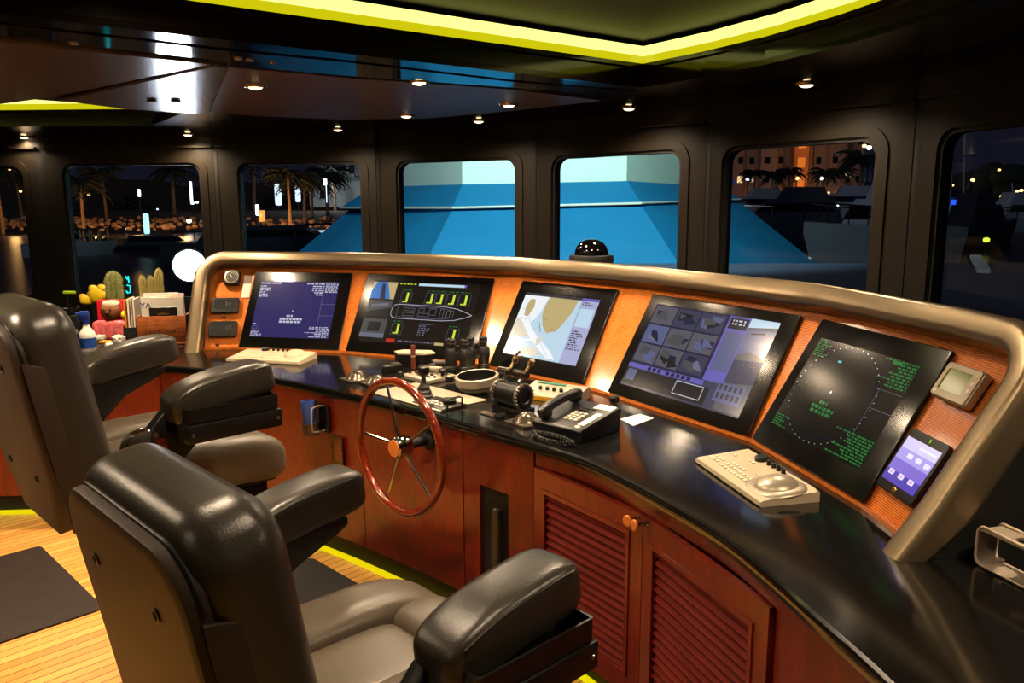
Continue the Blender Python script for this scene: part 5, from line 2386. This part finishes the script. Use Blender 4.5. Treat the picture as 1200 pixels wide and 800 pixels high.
# dark mat on the floor
bm = BM()
plate(bm, rrect(.845, 1.4, .03), [], .008, Matrix(), 0, .0085)
mt = obj('floor_mat', bm, mat('dark_brown_mat', (38, 28, 24), .6, vary=.2, scale=14, bump=.4, bscale=90), None, 35, uvw(-1.185, -2.385), (0, 0, KROT))
tag(mt, 'dark brown rectangular mat lying on the teak planked floor', 'mat')
bm = BM()
plate(bm, rrect(2.0, .46, .03), [], .008, Matrix(), 0, .0085)
mt = obj('floor_mat', bm, mat('black_ribbed_mat', (20, 18, 16), .6, vary=.2, scale=14, bump=.4, bscale=90), None, 35, uvw(.42, -1.085), (0, 0, KROT))
tag(mt, 'black mat on the floor along the foot of the console beneath the wheel', 'mat')
# ------------------------------------------------------------------ outside: harbour at night
WATER = -.6
w_ = bpy.data.worlds.new('night_sky')
scene.world = w_
w_.use_nodes = True
nt = w_.node_tree
bg = nt.nodes['Background']
tc = nt.nodes.new('ShaderNodeTexCoord')
sp_ = nt.nodes.new('ShaderNodeSeparateXYZ')
nt.links.new(tc.outputs['Generated'], sp_.inputs[0])
rp_ = nt.nodes.new('ShaderNodeValToRGB')
rp_.color_ramp.elements[0].position = 0
rp_.color_ramp.elements[0].color = (.0075, .0075, .016, 1)
rp_.color_ramp.elements[1].position = .5
rp_.color_ramp.elements[1].color = (.003, .003, .008, 1)
nt.links.new(sp_.outputs['Z'], rp_.inputs['Fac'])
nt.links.new(rp_.outputs['Color'], bg.inputs['Color'])

bm = BM()
plate(bm, [(-260, -20), (260, -20), (260, 320), (-260, 320)], [], .1, T(0, 0, WATER))
M_water = mat('dark_harbour_water', (10, 14, 20), .3, spec=.4, vary=.2, scale=.2, bump=.5, bscale=1.5)
struct('water', bm, M_water)

# far shore on the port side: rock bank and ground
bm = BM()
shore = [(-120, 52), (-60, 55), (-20, 58), (-4, 62)]
pr = [(0, WATER - .2), (4, -1.2), (9, .25), (14, .7), (70, 1.0)]
prev = None
for d, z in pr:
    cur = [bm.verts.new((x, y + d, z)) for x, y in shore]
    if prev:
        for i in range(len(cur) - 1):
            bm.faces.new([prev[i], prev[i + 1], cur[i + 1], cur[i]])
    prev = cur
M_earth = mat('dark_bank_earth', (62, 44, 32), .95, vary=.4, scale=.6)
struct('terrain', bm, M_earth)

M_rock = mat('bank_rock', (168, 128, 96), .9, vary=.25, scale=3)
rk_mesh = []
for k in range(6):
    bm = BM()
    bmesh.ops.create_icosphere(bm, subdivisions=2, radius=1)
    r_ = random.Random(k)
    for v in bm.verts:
        v.co *= r_.uniform(.75, 1.1)
        v.co.z *= .75
    o = obj('bank_rock', bm, M_rock, None, 20)
    rk_mesh.append(o)
cnt = 0
r_ = random.Random(3)
placed = []
trunks = [tuple(aty(px, 260, dep)[:2]) for px, dep in ((3, 58), (27, 65), (98, 58), (126, 64), (340, 58), (357, 63.5), (301.5, 60), (307, 58), (148, 60), (163, 62), (221.5, 60), (381, 62), (382, 62.6))]
for k in range(900):
    if len(placed) > 285:
        break
    px = r_.uniform(-15, 432)
    dep = r_.uniform(58, 64)
    row = (dep - 58) / 6
    p = aty(px, 268 - 12 * row + r_.uniform(-2, 2), dep)
    sc_ = r_.uniform(.10, .27)
    if any((p - q).length < (sc_ + s) * 1.12 for q, s in placed) or any(abs(p.x - x) < .75 and abs(p.y - y) < .75 for x, y in trunks):
        continue
    placed.append((p, sc_))
    n_ = len(placed) - 1
    src = rk_mesh[n_ % 6]
    o = src if n_ < 6 else src.copy()
    if n_ >= 6:
        COL.objects.link(o)
    o.location = p
    o.scale = (sc_, sc_, sc_)
    o.rotation_euler = (0, 0, r_.uniform(0, 6))
    tag(o, 'pale boulder among many on the lit shore bank across the water', 'rock', 'boulders on the shore bank')


def point(p, e, col, r=.3):
    d = bpy.data.lights.new('outside_fill_light', 'POINT')
    d.energy = e
    d.color = col
    d.shadow_soft_size = r
    o = bpy.data.objects.new('outside_fill_light', d)
    COL.objects.link(o)
    o.location = p
    return o


ORG = (1, .50, .16)
for px, py, dep, e in ((15, 252, 57, 110), (60, 254, 56, 200), (110, 253, 56, 260), (160, 254, 56, 240), (215, 252, 56, 380), (285, 252, 56, 330), (330, 253, 56, 420), (375, 252, 56, 460), (410, 252, 56, 320)):
    point(aty(px, py, dep), e * .75, ORG)  # unseen lamps added low to light the boulders, not the palm crowns

# trees
M_bark = mat('tree_bark', (120, 92, 66), .9, vary=.25, scale=4)
M_frond = mat('dark_palm_frond', (26, 32, 20), .8, vary=.3, scale=3)


def palm(px, ytop, ybase, dep, label, size=1., group='palms on the far shore'):
    b = aty(px, ybase, dep)
    if 'hotel' in group:
        b.z = 1.2
    tpos = aty(px, ytop, dep)
    h = tpos.z - b.z
    t = thing('palm_tree', label, 'tree', b, rnd.uniform(0, 6), group)
    bm = BM()
    k = rnd.uniform(-.3, .3) * size
    tube(bm, [(0, 0, -.4), (k * .2, 0, h * .3), (k * .6, .0, h * .7), (k, 0, h)], [.16 * size, .12 * size, .10 * size, .09 * size], 8)
    obj('trunk', bm, M_bark, t)
    bm = BM()
    for i in range(18):
        a = i * 2.4
        el = rnd.uniform(-.2, .9)
        L = rnd.uniform(1.5, 2.3) * size
        pts = []
        for j in range(6):
            s = j / 5
            d = L * s
            pts.append(Vector((k + d * math.cos(a) * math.cos(el * (1 - s * .4)), d * math.sin(a) * math.cos(el * (1 - s * .4)), h + d * math.sin(el) - .55 * L * s * s)))
        tube(bm, pts, [.03 * size, .10 * size, .15 * size, .14 * size, .09 * size, .02 * size], 5)
        for j in range(1, 6):
            for sd in (-1, 1):
                q = pts[j]
                tip = q + Vector((-math.sin(a) * sd * .45, math.cos(a) * sd * .45, -.35)) * size
                cyl(bm, q, tip, .05 * size, .01 * size, 4)
    obj('crown', bm, M_frond, t)
    return t


for px, yt, yb, dep, lab, s in ((3, 196, 268, 58, 'palm at the picture edge behind the corner window', .9), (27, 206, 262, 65, 'pale palm trunk right of the corner window edge', .9), (98, 212, 262, 58, 'palm on the shore left in the floodlit window', .9), (126, 205, 261, 64, 'palm with pale trunk on the shore in the middle of the floodlit window', 1.0), (205, 200, 256, 70, 'dark palm on the shore above the floodlight', 1.2), (298, 188, 250, 74, 'tall palm at the edge of the palm-tree window', 1.2), (340, 206, 260, 58, 'palm with orange-lit trunk, first in the clump by the white house', .9), (357, 205, 256, 63.5, 'palm with orange-lit trunk, second in the clump by the white house', 1.), (366, 210, 252, 69, 'palm with orange-lit trunk, third in the clump by the white house', .95), (384, 204, 249, 74.5, 'palm with orange-lit trunk in front of the white house', 1.05), (393, 200, 244, 80, 'leaning palm close beside the white house window', 1.1)):
    palm(px, yt, yb, dep, lab, s)
# undergrowth
M_bush = mat('dark_shrub', (34, 44, 22), .9, vary=.4, scale=5)
for px, py, dep, s, lab in ((180, 288, 46, 1.6, 'dark green shrub leaning over the water right of the floodlit window middle'), (112, 285, 48, 1.8, 'dark shrub on the bank in the floodlit window, left one'), (60, 240, 84, 3.0, 'dark bush behind the shore between the corner windows'), (150, 236, 90, 3.0, 'dark bush mass behind the palms in the floodlit window'), (320, 232, 96, 2.6, 'dark bush mass behind the palms in the palm-tree window')):
    p = aty(px, py, dep)
    t = thing('shrub', lab, 'bush', (p.x, p.y, p.z - s * .4), 0)
    bm = BM()
    r_ = random.Random(px)
    for k in range(90):
        a, e_ = r_.uniform(0, 2 * PI), r_.uniform(.1, 1.4)
        L = s * r_.uniform(.6, 1.1)
        d = Vector((math.cos(a) * math.cos(e_) * 1.5, math.sin(a) * math.cos(e_), math.sin(e_)))
        tube(bm, [Vector((0, 0, 0)), d * L * .6, d * L + Vector((0, 0, -.25 * s))], [.03 * s, .05 * s, .008 * s], 4)
    obj('foliage', bm, M_bush, t)
    bm = BM()
    cyl(bm, (0, 0, -.5 * s), (0, 0, .2 * s), .06 * s, .04 * s, 8)
    obj('stem', bm, M_bark, t)

# white house by the palms
p = aty(395, 238, 85)
t = thing('white_house', 'small white house with a dark window behind the shore palms', 'house', (p.x, p.y, p.z), -.25)
bm = BM()
box(bm, (0, 2, 1.2), (6.2, 4, 3.2))
box(bm, (2.4, 2, 3.6), (3.6, 4, 2.8))
M_wh = mat('pale_house_wall', (170, 178, 176), .8, vary=.05, scale=1)
obj('wall', bm, M_wh, t)
bm = BM()
prism(bm, [(-.2, 4.95), (4.6, 4.95), (2.4, 6.4)], -.2, 4.2, RX(PI / 2) @ T(0, 0, -4))
obj('roof', bm, mat('dark_roof', (52, 50, 50), .8), t)
for x, z in ((1.8, 3.4), (-1.6, .9)):
    bm = BM()
    box(bm, (x, -.02, z), (.6, .06, .9))
    f_ = obj('window', bm, M_blackm, t)
point(aty(381, 214, 78), 700, (.85, .95, 1))


def lamp_post(px, py, dep, r, col, s, label, ground, group=None, name='street_lamp', bar=0, wide=1.):
    p = aty(px, py, dep)
    t = thing(name, label, 'lamp', (p.x, p.y, ground), 0, group)
    bm = BM()
    cyl(bm, (0, 0, -.2), (0, 0, p.z - ground), .03 + r * .15, .03 + r * .1, 8)
    obj('pole', bm, M_blackm, t)
    bm = BM()
    squad(bm, (r * wide, r, max(r * .8, bar)), .25 if bar > .15 else .8, T(0, 0, p.z - ground), 14, 8)
    obj('lamp', bm, glow('lamp_%d_%d_%d_%d' % (col[0], col[1], col[2], s * 10), col, s), t)
    return t


WHT, WRM, COLD, GRN, CYN = (255, 246, 230), (255, 200, 120), (210, 235, 255), (110, 230, 140), (40, 220, 220)
for px, py, dep, r, col, s, lab, bar in (
        (163, 226, 62, .16, COLD, 4, 'white street lamp on the shore in the middle of the floodlit window', .35),
        (171.5, 262, 48, .24, (150, 215, 205), 2.2, 'pale green glowing bollard post standing among the shore shrubs', .75),
        (221.5, 259, 60, .28, WHT, 9, 'bright warm white lamp low on the shore above the floodlight', 0),
        (224, 226, 70, .16, COLD, 4, 'tall thin bluish light column above the floodlight', 1.2),
        (231, 237, 70, .2, COLD, 5, 'bluish lamp right beside the thin light column', 0),
        (226, 238, 72, .22, WHT, 5, 'white lamp just left of the bluish lamp by the light column', 0),
        (97, 215, 70, .26, GRN, 2.5, 'green light high among the trees in the floodlit window', 0),
        (104, 228, 70, .22, WRM, 1.2, 'dim amber lamp under the green light', 0),
        (148, 268, 60, .1, COLD, 2, 'tiny bluish lamp on the rocks in the floodlit window', 0),
        (184.5, 245, 68, .15, COLD, 2, 'small white lamp half way along the shore of the floodlit window', 0),
        (10, 198, 70, .3, (255, 190, 130), 3, 'amber lamp at the top of the corner window', 0),
        (24, 224, 66, .2, WRM, 4, 'small warm lamp beside the corner window edge', 0),
        (381, 213, 62, .2, COLD, 7, 'bright white street lamp in front of the white house', .3),
        (382, 225, 62.6, .09, COLD, 3, 'thin white light tube on the pole before the white house', 1.0),
        (301.5, 246, 60, .2, COLD, 4, 'white glowing bollard at the start of the palm-tree window', .5),
        (326, 228, 80, .5, COLD, 1.6, 'pale lit doorway glow behind the palm clump, the wider one', 1.3),
        (349, 226, 80, .4, COLD, 1.6, 'pale lit doorway glow behind the palm clump, the narrower one', 1.1),
        (307, 253, 58, .34, ORG and (255, 170, 80), 1.2, 'orange lit box lamp among the boulders', .5),
        (149.5, 330, 12, .0, CYN, 1, '', 0)):
    if lab:
        lamp_post(px, py, dep, r * .55, col, s, lab, -.2, bar=bar * .8)

# neighbouring boat light: strong floodlight on a dock pile
p = aty(222, 311, 9.5)
t = thing('dock_floodlight', 'blinding white round floodlight outside, low beside the pod end', 'floodlight', (p.x, p.y, WATER), 0)
aim = (Vector((0, 0, 1.6)) - p).to_track_quat('Z', 'Y').to_matrix().to_4x4()
hz = p.z - WATER
bm = BM()
cyl(bm, (0, .1, 0), (0, .1, hz - .2), .05)
obj('pole', bm, M_blackm, t)
bm = BM()
lathe(bm, [(0, -.10), (.12, -.09), (.19, -.01), (.20, .01), (.185, .012), (.17, -.01), (0, -.02)], T(0, 0, hz) @ aim, 32)
obj('housing', bm, M_blackm, t)
bm = BM()
lathe(bm, [(.178, .008), (.15, .03), (.08, .045), (0, .05)], T(0, 0, hz) @ aim, 32)
obj('lens', bm, glow('floodlight_lens', (235, 242, 255), 60), t)
# small cyan sign
p = aty(149.5, 333, 10)
t = thing('neon_sign', 'little cyan neon squiggle seen outside between the two cacti', 'sign', (p.x, p.y, WATER), 0)
hz = p.z - WATER
bm = BM()
cyl(bm, (0, .06, 0), (0, .06, hz + .1), .02)
obj('post', bm, M_blackm, t)
bm = BM()
tube(bm, [(-.02, 0, hz + .10), (.0, 0, hz + .06), (.015, 0, hz + .10), (.02, 0, hz + .02)], .008, 6)
tube(bm, [(-.01, 0, hz - .01), (.03, 0, hz - .02), (.025, 0, hz - .10), (-.01, 0, hz - .11), (-.02, 0, hz - .08)], .008, 6)
obj('tube', bm, glow('neon_cyan', (30, 215, 225), 2.), t)

# blue canvas awning on the vessel ahead
M_canv = mat('blue_canvas', (6, 116, 168), .75, vary=.05, scale=3, bump=.2, bscale=20)
M_sup = mat('white_gelcoat', (226, 240, 228), .45, vary=.02, scale=2)
A0, B0, L0, R0 = aty(541.5, 216, 10), aty(735, 212, 10), aty(436, 219, 12.6), aty(848, 219, 12.6)
A1, B1, L1, R1 = aty(530.5, 243.5, 9.6), aty(751, 238, 9.6), aty(399, 243.5, 12.3), aty(867, 233.5, 12.3)
A2, B2, L2, R2 = aty(484, 338, 8.9), aty(818, 345, 8.9), aty(305, 332, 11.7), aty(990, 335, 11.7)
lf = thing('blue_awning', 'big sloping blue canvas cover on the vessel ahead, with white piping seam', 'awning', (0, 10.5, 0), 0)
off = Vector((0, 10.5, 0))


def sheet(name, pts, m, parent, th=.02):
    pts = [Vector(q) - off for q in pts]
    n_ = (pts[1] - pts[0]).cross(pts[2] - pts[0]).normalized()
    if n_.y > 0:
        n_ = -n_
    bm = BM()
    a = [bm.verts.new(q) for q in pts]
    b = [bm.verts.new(q - n_ * th) for q in pts]
    k = len(pts)
    for lst in (a, b[::-1]):
        bm.faces.new(lst)
    for i in range(k):
        bm.faces.new([a[i], b[i], b[(i + 1) % k], a[(i + 1) % k]])
    return obj(name, bm, m, parent, 20)


sheet('valance_panel', [A0, B0, B1, A1], M_canv, lf)
sheet('valance_panel', [L0, A0, A1, L1], M_canv, lf)
sheet('valance_panel', [B0, R0, R1, B1], M_canv, lf)
dn = Vector((0, .05, -.0))
sheet('skirt_panel', [A1 + dn, B1 + dn, B2, A2], M_canv, lf)
sheet('skirt_panel', [aty(411, 244.5, 12.35), A1 + dn, A2, L2], M_canv, lf)
sheet('skirt_panel', [B1 + dn, aty(864, 234.5, 12.35), R2, B2], M_canv, lf)
bm = BM()
tube(bm, [q - off + Vector((0, -.03, 0)) for q in (L1, A1, B1, R1)], .014, 8)
obj('piping', bm, M_white, lf)
bm = BM()
tube(bm, [q - off + Vector((0, -.02, 0)) for q in (aty(870, 311, 11.8), aty(949, 302.5, 11.9))], .02, 8)
obj('hem', bm, M_white, lf)
bm = BM()
tube(bm, [q - off + Vector((0, -.03, 0)) for q in (aty(844, 279, 11.2), aty(884, 312, 10.9))], .012, 8)
obj('fold_seam', bm, M_canv, lf)
sb = thing('white_superstructure', 'brightly lit pale superstructure rising above the blue canvas', 'boat', (0, 10.5, 0), 0)


def up(q, h): return Vector((q.x, q.y, q.z + h))


bk = Vector((0, .06, -.12))
sheet('front_face', [A0 + bk, B0 + bk, up(B0 + bk, 2.2), up(A0 + bk, 2.2)], M_sup, sb, .05)
sheet('side_face', [L0 + bk, A0 + bk, up(A0 + bk, 2.2), up(L0 + bk, 2.2)], M_sup, sb, .05)
sheet('side_face', [B0 + bk, R0 + bk, up(R0 + bk, 2.2), up(B0 + bk, 2.2)], M_sup, sb, .05)
sheet('roof', [up(A0 + bk, 2.2), up(B0 + bk, 2.2), up(R0 + bk, 2.25), up(L0 + bk, 2.25)], M_sup, sb, .05)
fl_ = spot(.4, 5.6, 3.6, 1350, 110, (.64, 1, .90), .5, .15, (.45, 10, 1.6))
fl_.name = fl_.data.name = 'foredeck_flood_beam'

# own foredeck in the starboard windows
bm = BM()
plate(bm, [(-.2, 5.3), (1.2, 4.2), (1.8, 3.3), (2.15, 2.0), (2.3, .4), (7.5, .4), (7.2, 7.6), (1.0, 7.9), (-.2, 6.3)], [], .1, T(0, 0, 1.0))
M_deck = mat('blue_grey_deck', (60, 66, 88), .55, vary=.08, scale=2)
fd = obj('foredeck', bm, M_deck)
fd['kind'] = 'structure'
bm = BM()
p, p2 = atz(1143, 302, 1.0), atz(1153, 320, 1.0)
plate(bm, rrect((p2 - p).length, .10, .02), [], .03, T(0, 0, .03))
sy = math.atan2(p2.y - p.y, p2.x - p.x)
p = (p + p2) / 2
o = obj('deck_hatch_strap', bm, M_white, None, 30, (p.x, p.y, 1.0005), (0, 0, sy))
tag(o, 'pale strip lying on the dark foredeck outside the starboard window', 'strip')
point((3.2, 4.6, 3.4), 5, (.6, .7, 1), .3)  # bluish point light added over the foredeck, without a fixture

# boats
M_hull = mat('pale_hull', (150, 152, 158), .35, vary=.05, scale=1)
M_hulld = mat('dark_hull', (44, 46, 56), .3, vary=.1, scale=1)
M_glassd = mat('tinted_glass', (12, 13, 16), .1, vary=.05)


def yacht(px, py, dep, L, yaw, label, hull, cab=1., group=None):
    """py = picture height of the deck edge"""
    p = aty(px, py, dep)
    fb = p.z - WATER
    t = thing('motor_yacht', label, 'boat', (p.x, p.y, WATER), yaw, group)
    Wd = L * .26
    bm = BM()
    rows_ = []
    for i in range(13):
        s = i / 12
        x = -L / 2 + L * s
        b = Wd / 2 * (1 - max(0, (s - .45) / .55) ** 2.2)
        sh = fb * (1 + .22 * s * s)
        x1 = x + (.10 * L * max(0, s - .6) / .4)
        rows_.append([bm.verts.new(q) for q in ((x, 0, -.15), (x, -b * .72, -.1), (x1, -b, sh * .8), (x1, -b, sh), (x1, 0, sh + .03), (x1, b, sh), (x1, b, sh * .8), (x, b * .72, -.1))])
    for a, b in zip(rows_, rows_[1:]):
        for i in range(8):
            bm.faces.new([a[i], a[(i + 1) % 8], b[(i + 1) % 8], b[i]])
    bm.faces.new(rows_[0])
    bm.faces.new(rows_[-1])
    obj('hull', bm, hull, t, 40)
    bm = BM()
    h = 1.15 * cab
    pr_ = [(-L * .36, 0), (L * .22, 0), (L * .10, h), (-L * .30, h)]
    prism(bm, pr_, -Wd * .33, Wd * .33, T(0, 0, fb) @ RX(PI / 2))
    c_ = obj('cabin', bm, hull, t)
    bm = BM()
    pr_ = [(-L * .31, h * .35), (L * .185, h * .35), (L * .13, h * .78), (-L * .29, h * .78)]
    prism(bm, pr_, -Wd * .335, Wd * .335, T(0, 0, fb) @ RX(PI / 2))
    obj('window_band', bm, M_glassd, c_)
    if cab > .7:
        bm = BM()
        prism(bm, [(-L * .28, h), (L * .05, h), (L * .0, h * 1.6), (-L * .24, h * 1.6)], -Wd * .26, Wd * .26, T(0, 0, fb) @ RX(PI / 2))
        tube(bm, [(-L * .2, 0, fb + h * 1.6), (-L * .22, 0, fb + h * 2.2)], .05, 6)
        obj('flybridge', bm, hull, t)
    bm = BM()
    for sd in (-1, 1):
        pts = []
        for i in range(7, 13):
            s = i / 12
            b = Wd / 2 * (1 - max(0, (s - .45) / .55) ** 2.2) * .95
            x1 = -L / 2 + L * s + (.10 * L * max(0, s - .6) / .4)
            pts.append((x1, sd * b, fb * (1 + .22 * s * s) + .55))
            cyl(bm, (x1, sd * b, fb * (1 + .22 * s * s)), pts[-1], .02, None, 5)
        tube(bm, pts, .025, 6)
    obj('bow_rail', bm, M_steel, t)
    return t


for a in ((1036, 268, 25.5, 7, PI * 1.2, 'white motor yacht with its bow towards the blue canvas, nearest boat in the hotel-view window', M_hull, .8),
          (918, 256, 44, 8, PI * .93, 'dark motor yacht in the middle of the hotel-view window', M_hulld, .9),
          (882, 245, 66, 8, PI * 1.05, 'grey motor yacht far off behind the canvas edge', M_hull, .9),
          (985, 242, 74, 9, PI * .95, 'grey motor yacht far off below the hotel entrance lights', M_hull, 1.),
          (1150, 262, 40, 6.5, PI * .2, 'grey motor yacht near the foot of the masts in the starboard window', M_hulld, .8),
          (1205, 254, 56, 8, PI * .1, 'pale motor yacht at the picture edge in the starboard window', M_hull, .9),
          (1130, 246, 75, 8, PI * .1, 'distant motor yacht behind the masts in the starboard window', M_hulld, 1.),
          (330, 283, 30, 8, PI * .02, 'low dark boat with slim cabin lying before the bank in the palm-tree window', M_hulld, .5),
          (78, 286, 34, 3.2, PI * .1, 'small grey boat low in the floodlit window, nearer the corner post', M_hull, .5),
          (192, 286, 40, 5, PI * .1, 'low grey boat lying out behind the floodlight', M_hulld, .4)):
    yacht(*a)

# sailing masts
for px, yt, dep, lab in ((1111, 128, 48, 'leaning sailboat mast nearest the window edge'), (1128, 122, 58, 'upright sailboat mast, second from the window edge')):
    p = aty(px, 262, dep)
    q = aty(px + (9 if yt == 128 else 3), yt, dep)
    t = thing('sailboat', lab + ' with its hull', 'sailboat', (p.x, p.y, WATER), .4)
    bm = BM()
    squad(bm, (3.2, .95, .8), .9, T(0, 0, .45), 24, 10)
    obj('hull', bm, M_hulld, t)
    bm = BM()
    h = q.z - WATER
    dx = (q.x - p.x)
    dd = RZ(-.4) @ Vector((dx, 0, 0))
    cyl(bm, (0, 0, .9), (dd.x, dd.y, h), .07, .05, 8)
    m_ = obj('mast', bm, M_hull, t)
    bm = BM()
    cyl(bm, (0, 0, 2.2), (-2.6, 0, 2.3), .06, None, 8)
    cyl(bm, (-.7, 0, h * .6), (.7, 0, h * .6), .03, None, 6)
    for sx in (-3, 3):
        cyl(bm, (sx, 0, 1), (dd.x, dd.y, h - .2), .012, None, 4)
    obj('rigging', bm, M_steel, m_)

# hotel across the marina
p0 = aty(840, 228, 130)
p1 = aty(1009, 225, 130)
t = thing('hotel', 'long reddish waterfront hotel with lit ground floor and glowing stair tower', 'building', ((p0.x + p1.x) / 2, 130, 1.2), -.03)
Wd = p1.x - p0.x
bm = BM()
box(bm, (0, 6, 7), (Wd, 12, 14))
for k in range(4):
    box(bm, (-Wd / 2 + 2.4 + 5.3 * k, -.6, 6.7), (2.6, 1.4, 13.4))
M_hotel = mat('terracotta_render', (140, 104, 86), .9, vary=.08, scale=.3)
obj('wall', bm, M_hotel, t)
bm = BM()
xt = aty(938, 200, 128).x - (p0.x + p1.x) / 2
box(bm, (xt, -1.2, 7.2), (2.2, 2.4, 14.4))
tw = obj('stair_tower', bm, mat('orange_render', (180, 104, 54), .9, vary=.1, scale=.4), t)
for k in range(4):
    bm = BM()
    box(bm, (xt, -2.43, 3.2 + 2.9 * k), (1.1, .06, 1.5))
    obj('window', bm, glow('tower_window', (255, 130, 40), .8), tw)
r_ = random.Random(4)
for i in range(11):
    x = -Wd / 2 + 1.2 + i * (Wd - 2) / 10
    if abs(x - xt) < 1.6:
        continue
    for k in range(4):
        bay = any(abs(x - (-Wd / 2 + 2.4 + 5.3 * q)) < 1.9 for q in range(4))
        bm = BM()
        box(bm, (x, -1.36 if bay else -.03, 3.6 + 2.9 * k), (.75, .08, 1.0))
        lit = r_.random() < .08
        obj('window', bm, glow('hotel_window_lit', (255, 214, 150), 1.3) if lit else M_glassd, t)
for i in range(6):
    x = -Wd / 2 + 6 + i * 2.6
    bm = BM()
    box(bm, (x, -1.45, 1.0), (1.7, .1, 1.3))
    obj('shopfront', bm, glow('shopfront_glow', (255, 210, 140), 1.5), t)
for x in (-8, -2.5, 3.5, 9):
    point((t.location.x + x, 117, 5), 330, (1, .66, .48))
point((t.location.x + xt, 125.0, 5), 130, (1, .5, .14))
point((t.location.x + xt, 125.0, 10), 130, (1, .5, .14))
for px, yt, yb, dep, s, lab in ((884, 203, 224, 96, 1.0, 'palm before the hotel, farthest left of its row'), (905, 205, 224, 101, 1.0, 'palm before the hotel, second in its row'), (925, 202, 222, 106, 1.1, 'palm before the hotel just left of the glowing tower'), (965, 203, 222, 111.5, 1.2, 'palm before the hotel just right of the glowing tower'), (985, 203, 222, 117, 1.2, 'palm before the hotel, last of its row'), (1008, 186, 224, 84, 1.5, 'large palm at the edge of the hotel-view window')):
    palm(px, yt, yb, dep, lab, s, 'palms before the hotel')
# quay under the hotel and tree line in the starboard distance
bm = BM()
plate(bm, [(20, 83), (120, 83), (160, 160), (20, 170)], [], .5, T(0, 0, 1.2))
struct('ground', bm, M_earth)
bm = BM()
r_ = random.Random(8)
for k in range(110):
    x = r_.uniform(62, 100)
    squad(bm, (r_.uniform(1.2, 2.6), 2, r_.uniform(1, 2.4)), .9, T(x, 105 + r_.uniform(0, 8), 1.6 + r_.uniform(0, 3)), 10, 7)
o = obj('treeline', bm, M_bush, None, 60)
tag(o, 'dark line of trees along the far marina shore in the starboard window', 'trees', None, 'stuff')
o = lamp_post(1112, 243, 60, .42, (40, 90, 255), 1.5, 'blue glowing patch of light at the foot of the masts', WATER, None, 'boat_light', .7, .8)
for px, py, dep, r, col, s, lab in ((1120, 155, 66, .30, WRM, 4, 'warm lamp at the top corner of the starboard window'), (1099, 214, 88, .32, WHT, 5, 'white lamp close to the starboard window edge'), (1116, 217, 90, .28, WRM, 3, 'warm lamp between the two masts'), (1140, 211, 90, .35, WRM, 4, 'warm lamp just right of the upright mast'), (1171, 199, 90, .25, WRM, 3, 'lone warm lamp high before the tree line'), (1192, 224, 80, .26, WRM, 5, 'warm double lamp near the picture edge, first of the pair'), (1197, 223, 80, .26, WRM, 5, 'warm double lamp near the picture edge, second of the pair'), (1158, 231, 60, .42, WRM, 4, 'wide amber lamp in the middle of the starboard window'), (1174, 230, 70, .25, WRM, 5, 'small warm lamp right of the wide amber lamp'), (1141, 243.5, 50, .36, WHT, 6, 'bright white lamp low beside the upright mast'), (1156, 281, 33, .2, (190, 220, 60), 2, 'yellow-green lamp low in the starboard window'),
                                (855, 214, 90, .8, (40, 50, 160), .4, 'dull blue glow by the canvas edge in the hotel-view window'), (876, 210, 108, .35, COLD, 4, 'white lamp left before the hotel'), (1013, 171, 95, .38, WRM, 5, 'warm lamp high at the edge of the hotel-view window'), (1018.5, 173, 97, .45, WHT, 7, 'brightest white lamp high at the edge of the hotel-view window'), (1024, 187, 99, .3, WHT, 4, 'white lamp under the brightest one beside the window frame'), (963, 209, 108, .4, WHT, 6, 'white lamp at the foot of the hotel right of the tower'), (934, 209, 108, .4, WRM, 6, 'warm lamp at the foot of the glowing tower'), (917, 234, 60, .16, WHT, 4, 'small white lamp on the dock below the hotel'), (981, 241, 45, .13, WHT, 6, 'small white lamp at the bow of the large white yacht'), (934, 252, 45, .10, COLD, 3, 'tiny bluish lamp in front of the dark yacht')):
    lamp_post(px, py, dep, r * .6, col, s, lab, 1.2 if dep >= 84 else WATER, None, 'dock_lamp')
sun = bpy.data.lights.new('boat_fill_light', 'SUN')  # dim bluish lamp added to brighten the boats outside
sun.energy = .32
sun.color = (.62, .74, 1)
sun.angle = .1
so = bpy.data.objects.new('boat_fill_light', sun)
COL.objects.link(so)
so.rotation_euler = Vector((.5, .75, -.5)).to_track_quat('-Z', 'Y').to_euler()
# dark hills behind the town
bm = BM()
prev = None
r_ = random.Random(2)
for k in range(41):
    x = -250 + 12.5 * k
    h = 9 + r_.uniform(-3, 3)
    cur = [bm.verts.new(q) for q in ((x, 270, WATER), (x, 290, h), (x, 310, WATER))]
    if prev:
        for i in range(2):
            bm.faces.new([prev[i], cur[i], cur[i + 1], prev[i + 1]])
    prev = cur
struct('hills', bm, M_earth)

# interior lamps above and behind the helm, some unseen ones added as fill
def ceiling_lamp(x, y, z, power, label, ang=150):
    downlight(x, y, z, label)
    spot(x, y, z - .03, power * 4, ang)


for x, y, z, e, lab in ((-.75, 1.95, 2.26, 26, 'lit downlight in the tray ceiling above the two chairs'), (.15, 1.2, 2.26, 12, 'added fill downlight in the tray ceiling straight above the near chair'), (.35, 2.85, 2.26, 30, 'lit downlight in the tray ceiling above the telephone'), (-1.6, .4, 2.26, 9, 'added fill downlight in the tray ceiling behind the chairs'), (1.35, 1.2, 2.05, 18, 'lit downlight in the soffit above the acrylic stand'), (1.4, .1, 2.05, 7, 'added fill downlight in the soffit behind the acrylic stand'), (-2.2, 2.1, 2.05, 80, 'lit downlight in the soffit above the floor mat'), (-2.15, 4.3, 2.26, 55, 'added downlight in the port tray, brightening the cluttered worktop'), (-.35, 3.2, 2.05, 26, 'lit downlight above the steering wheel')):  # port tray lamp is added to brighten the desk clutter
    ceiling_lamp(x, y, z, e, lab)
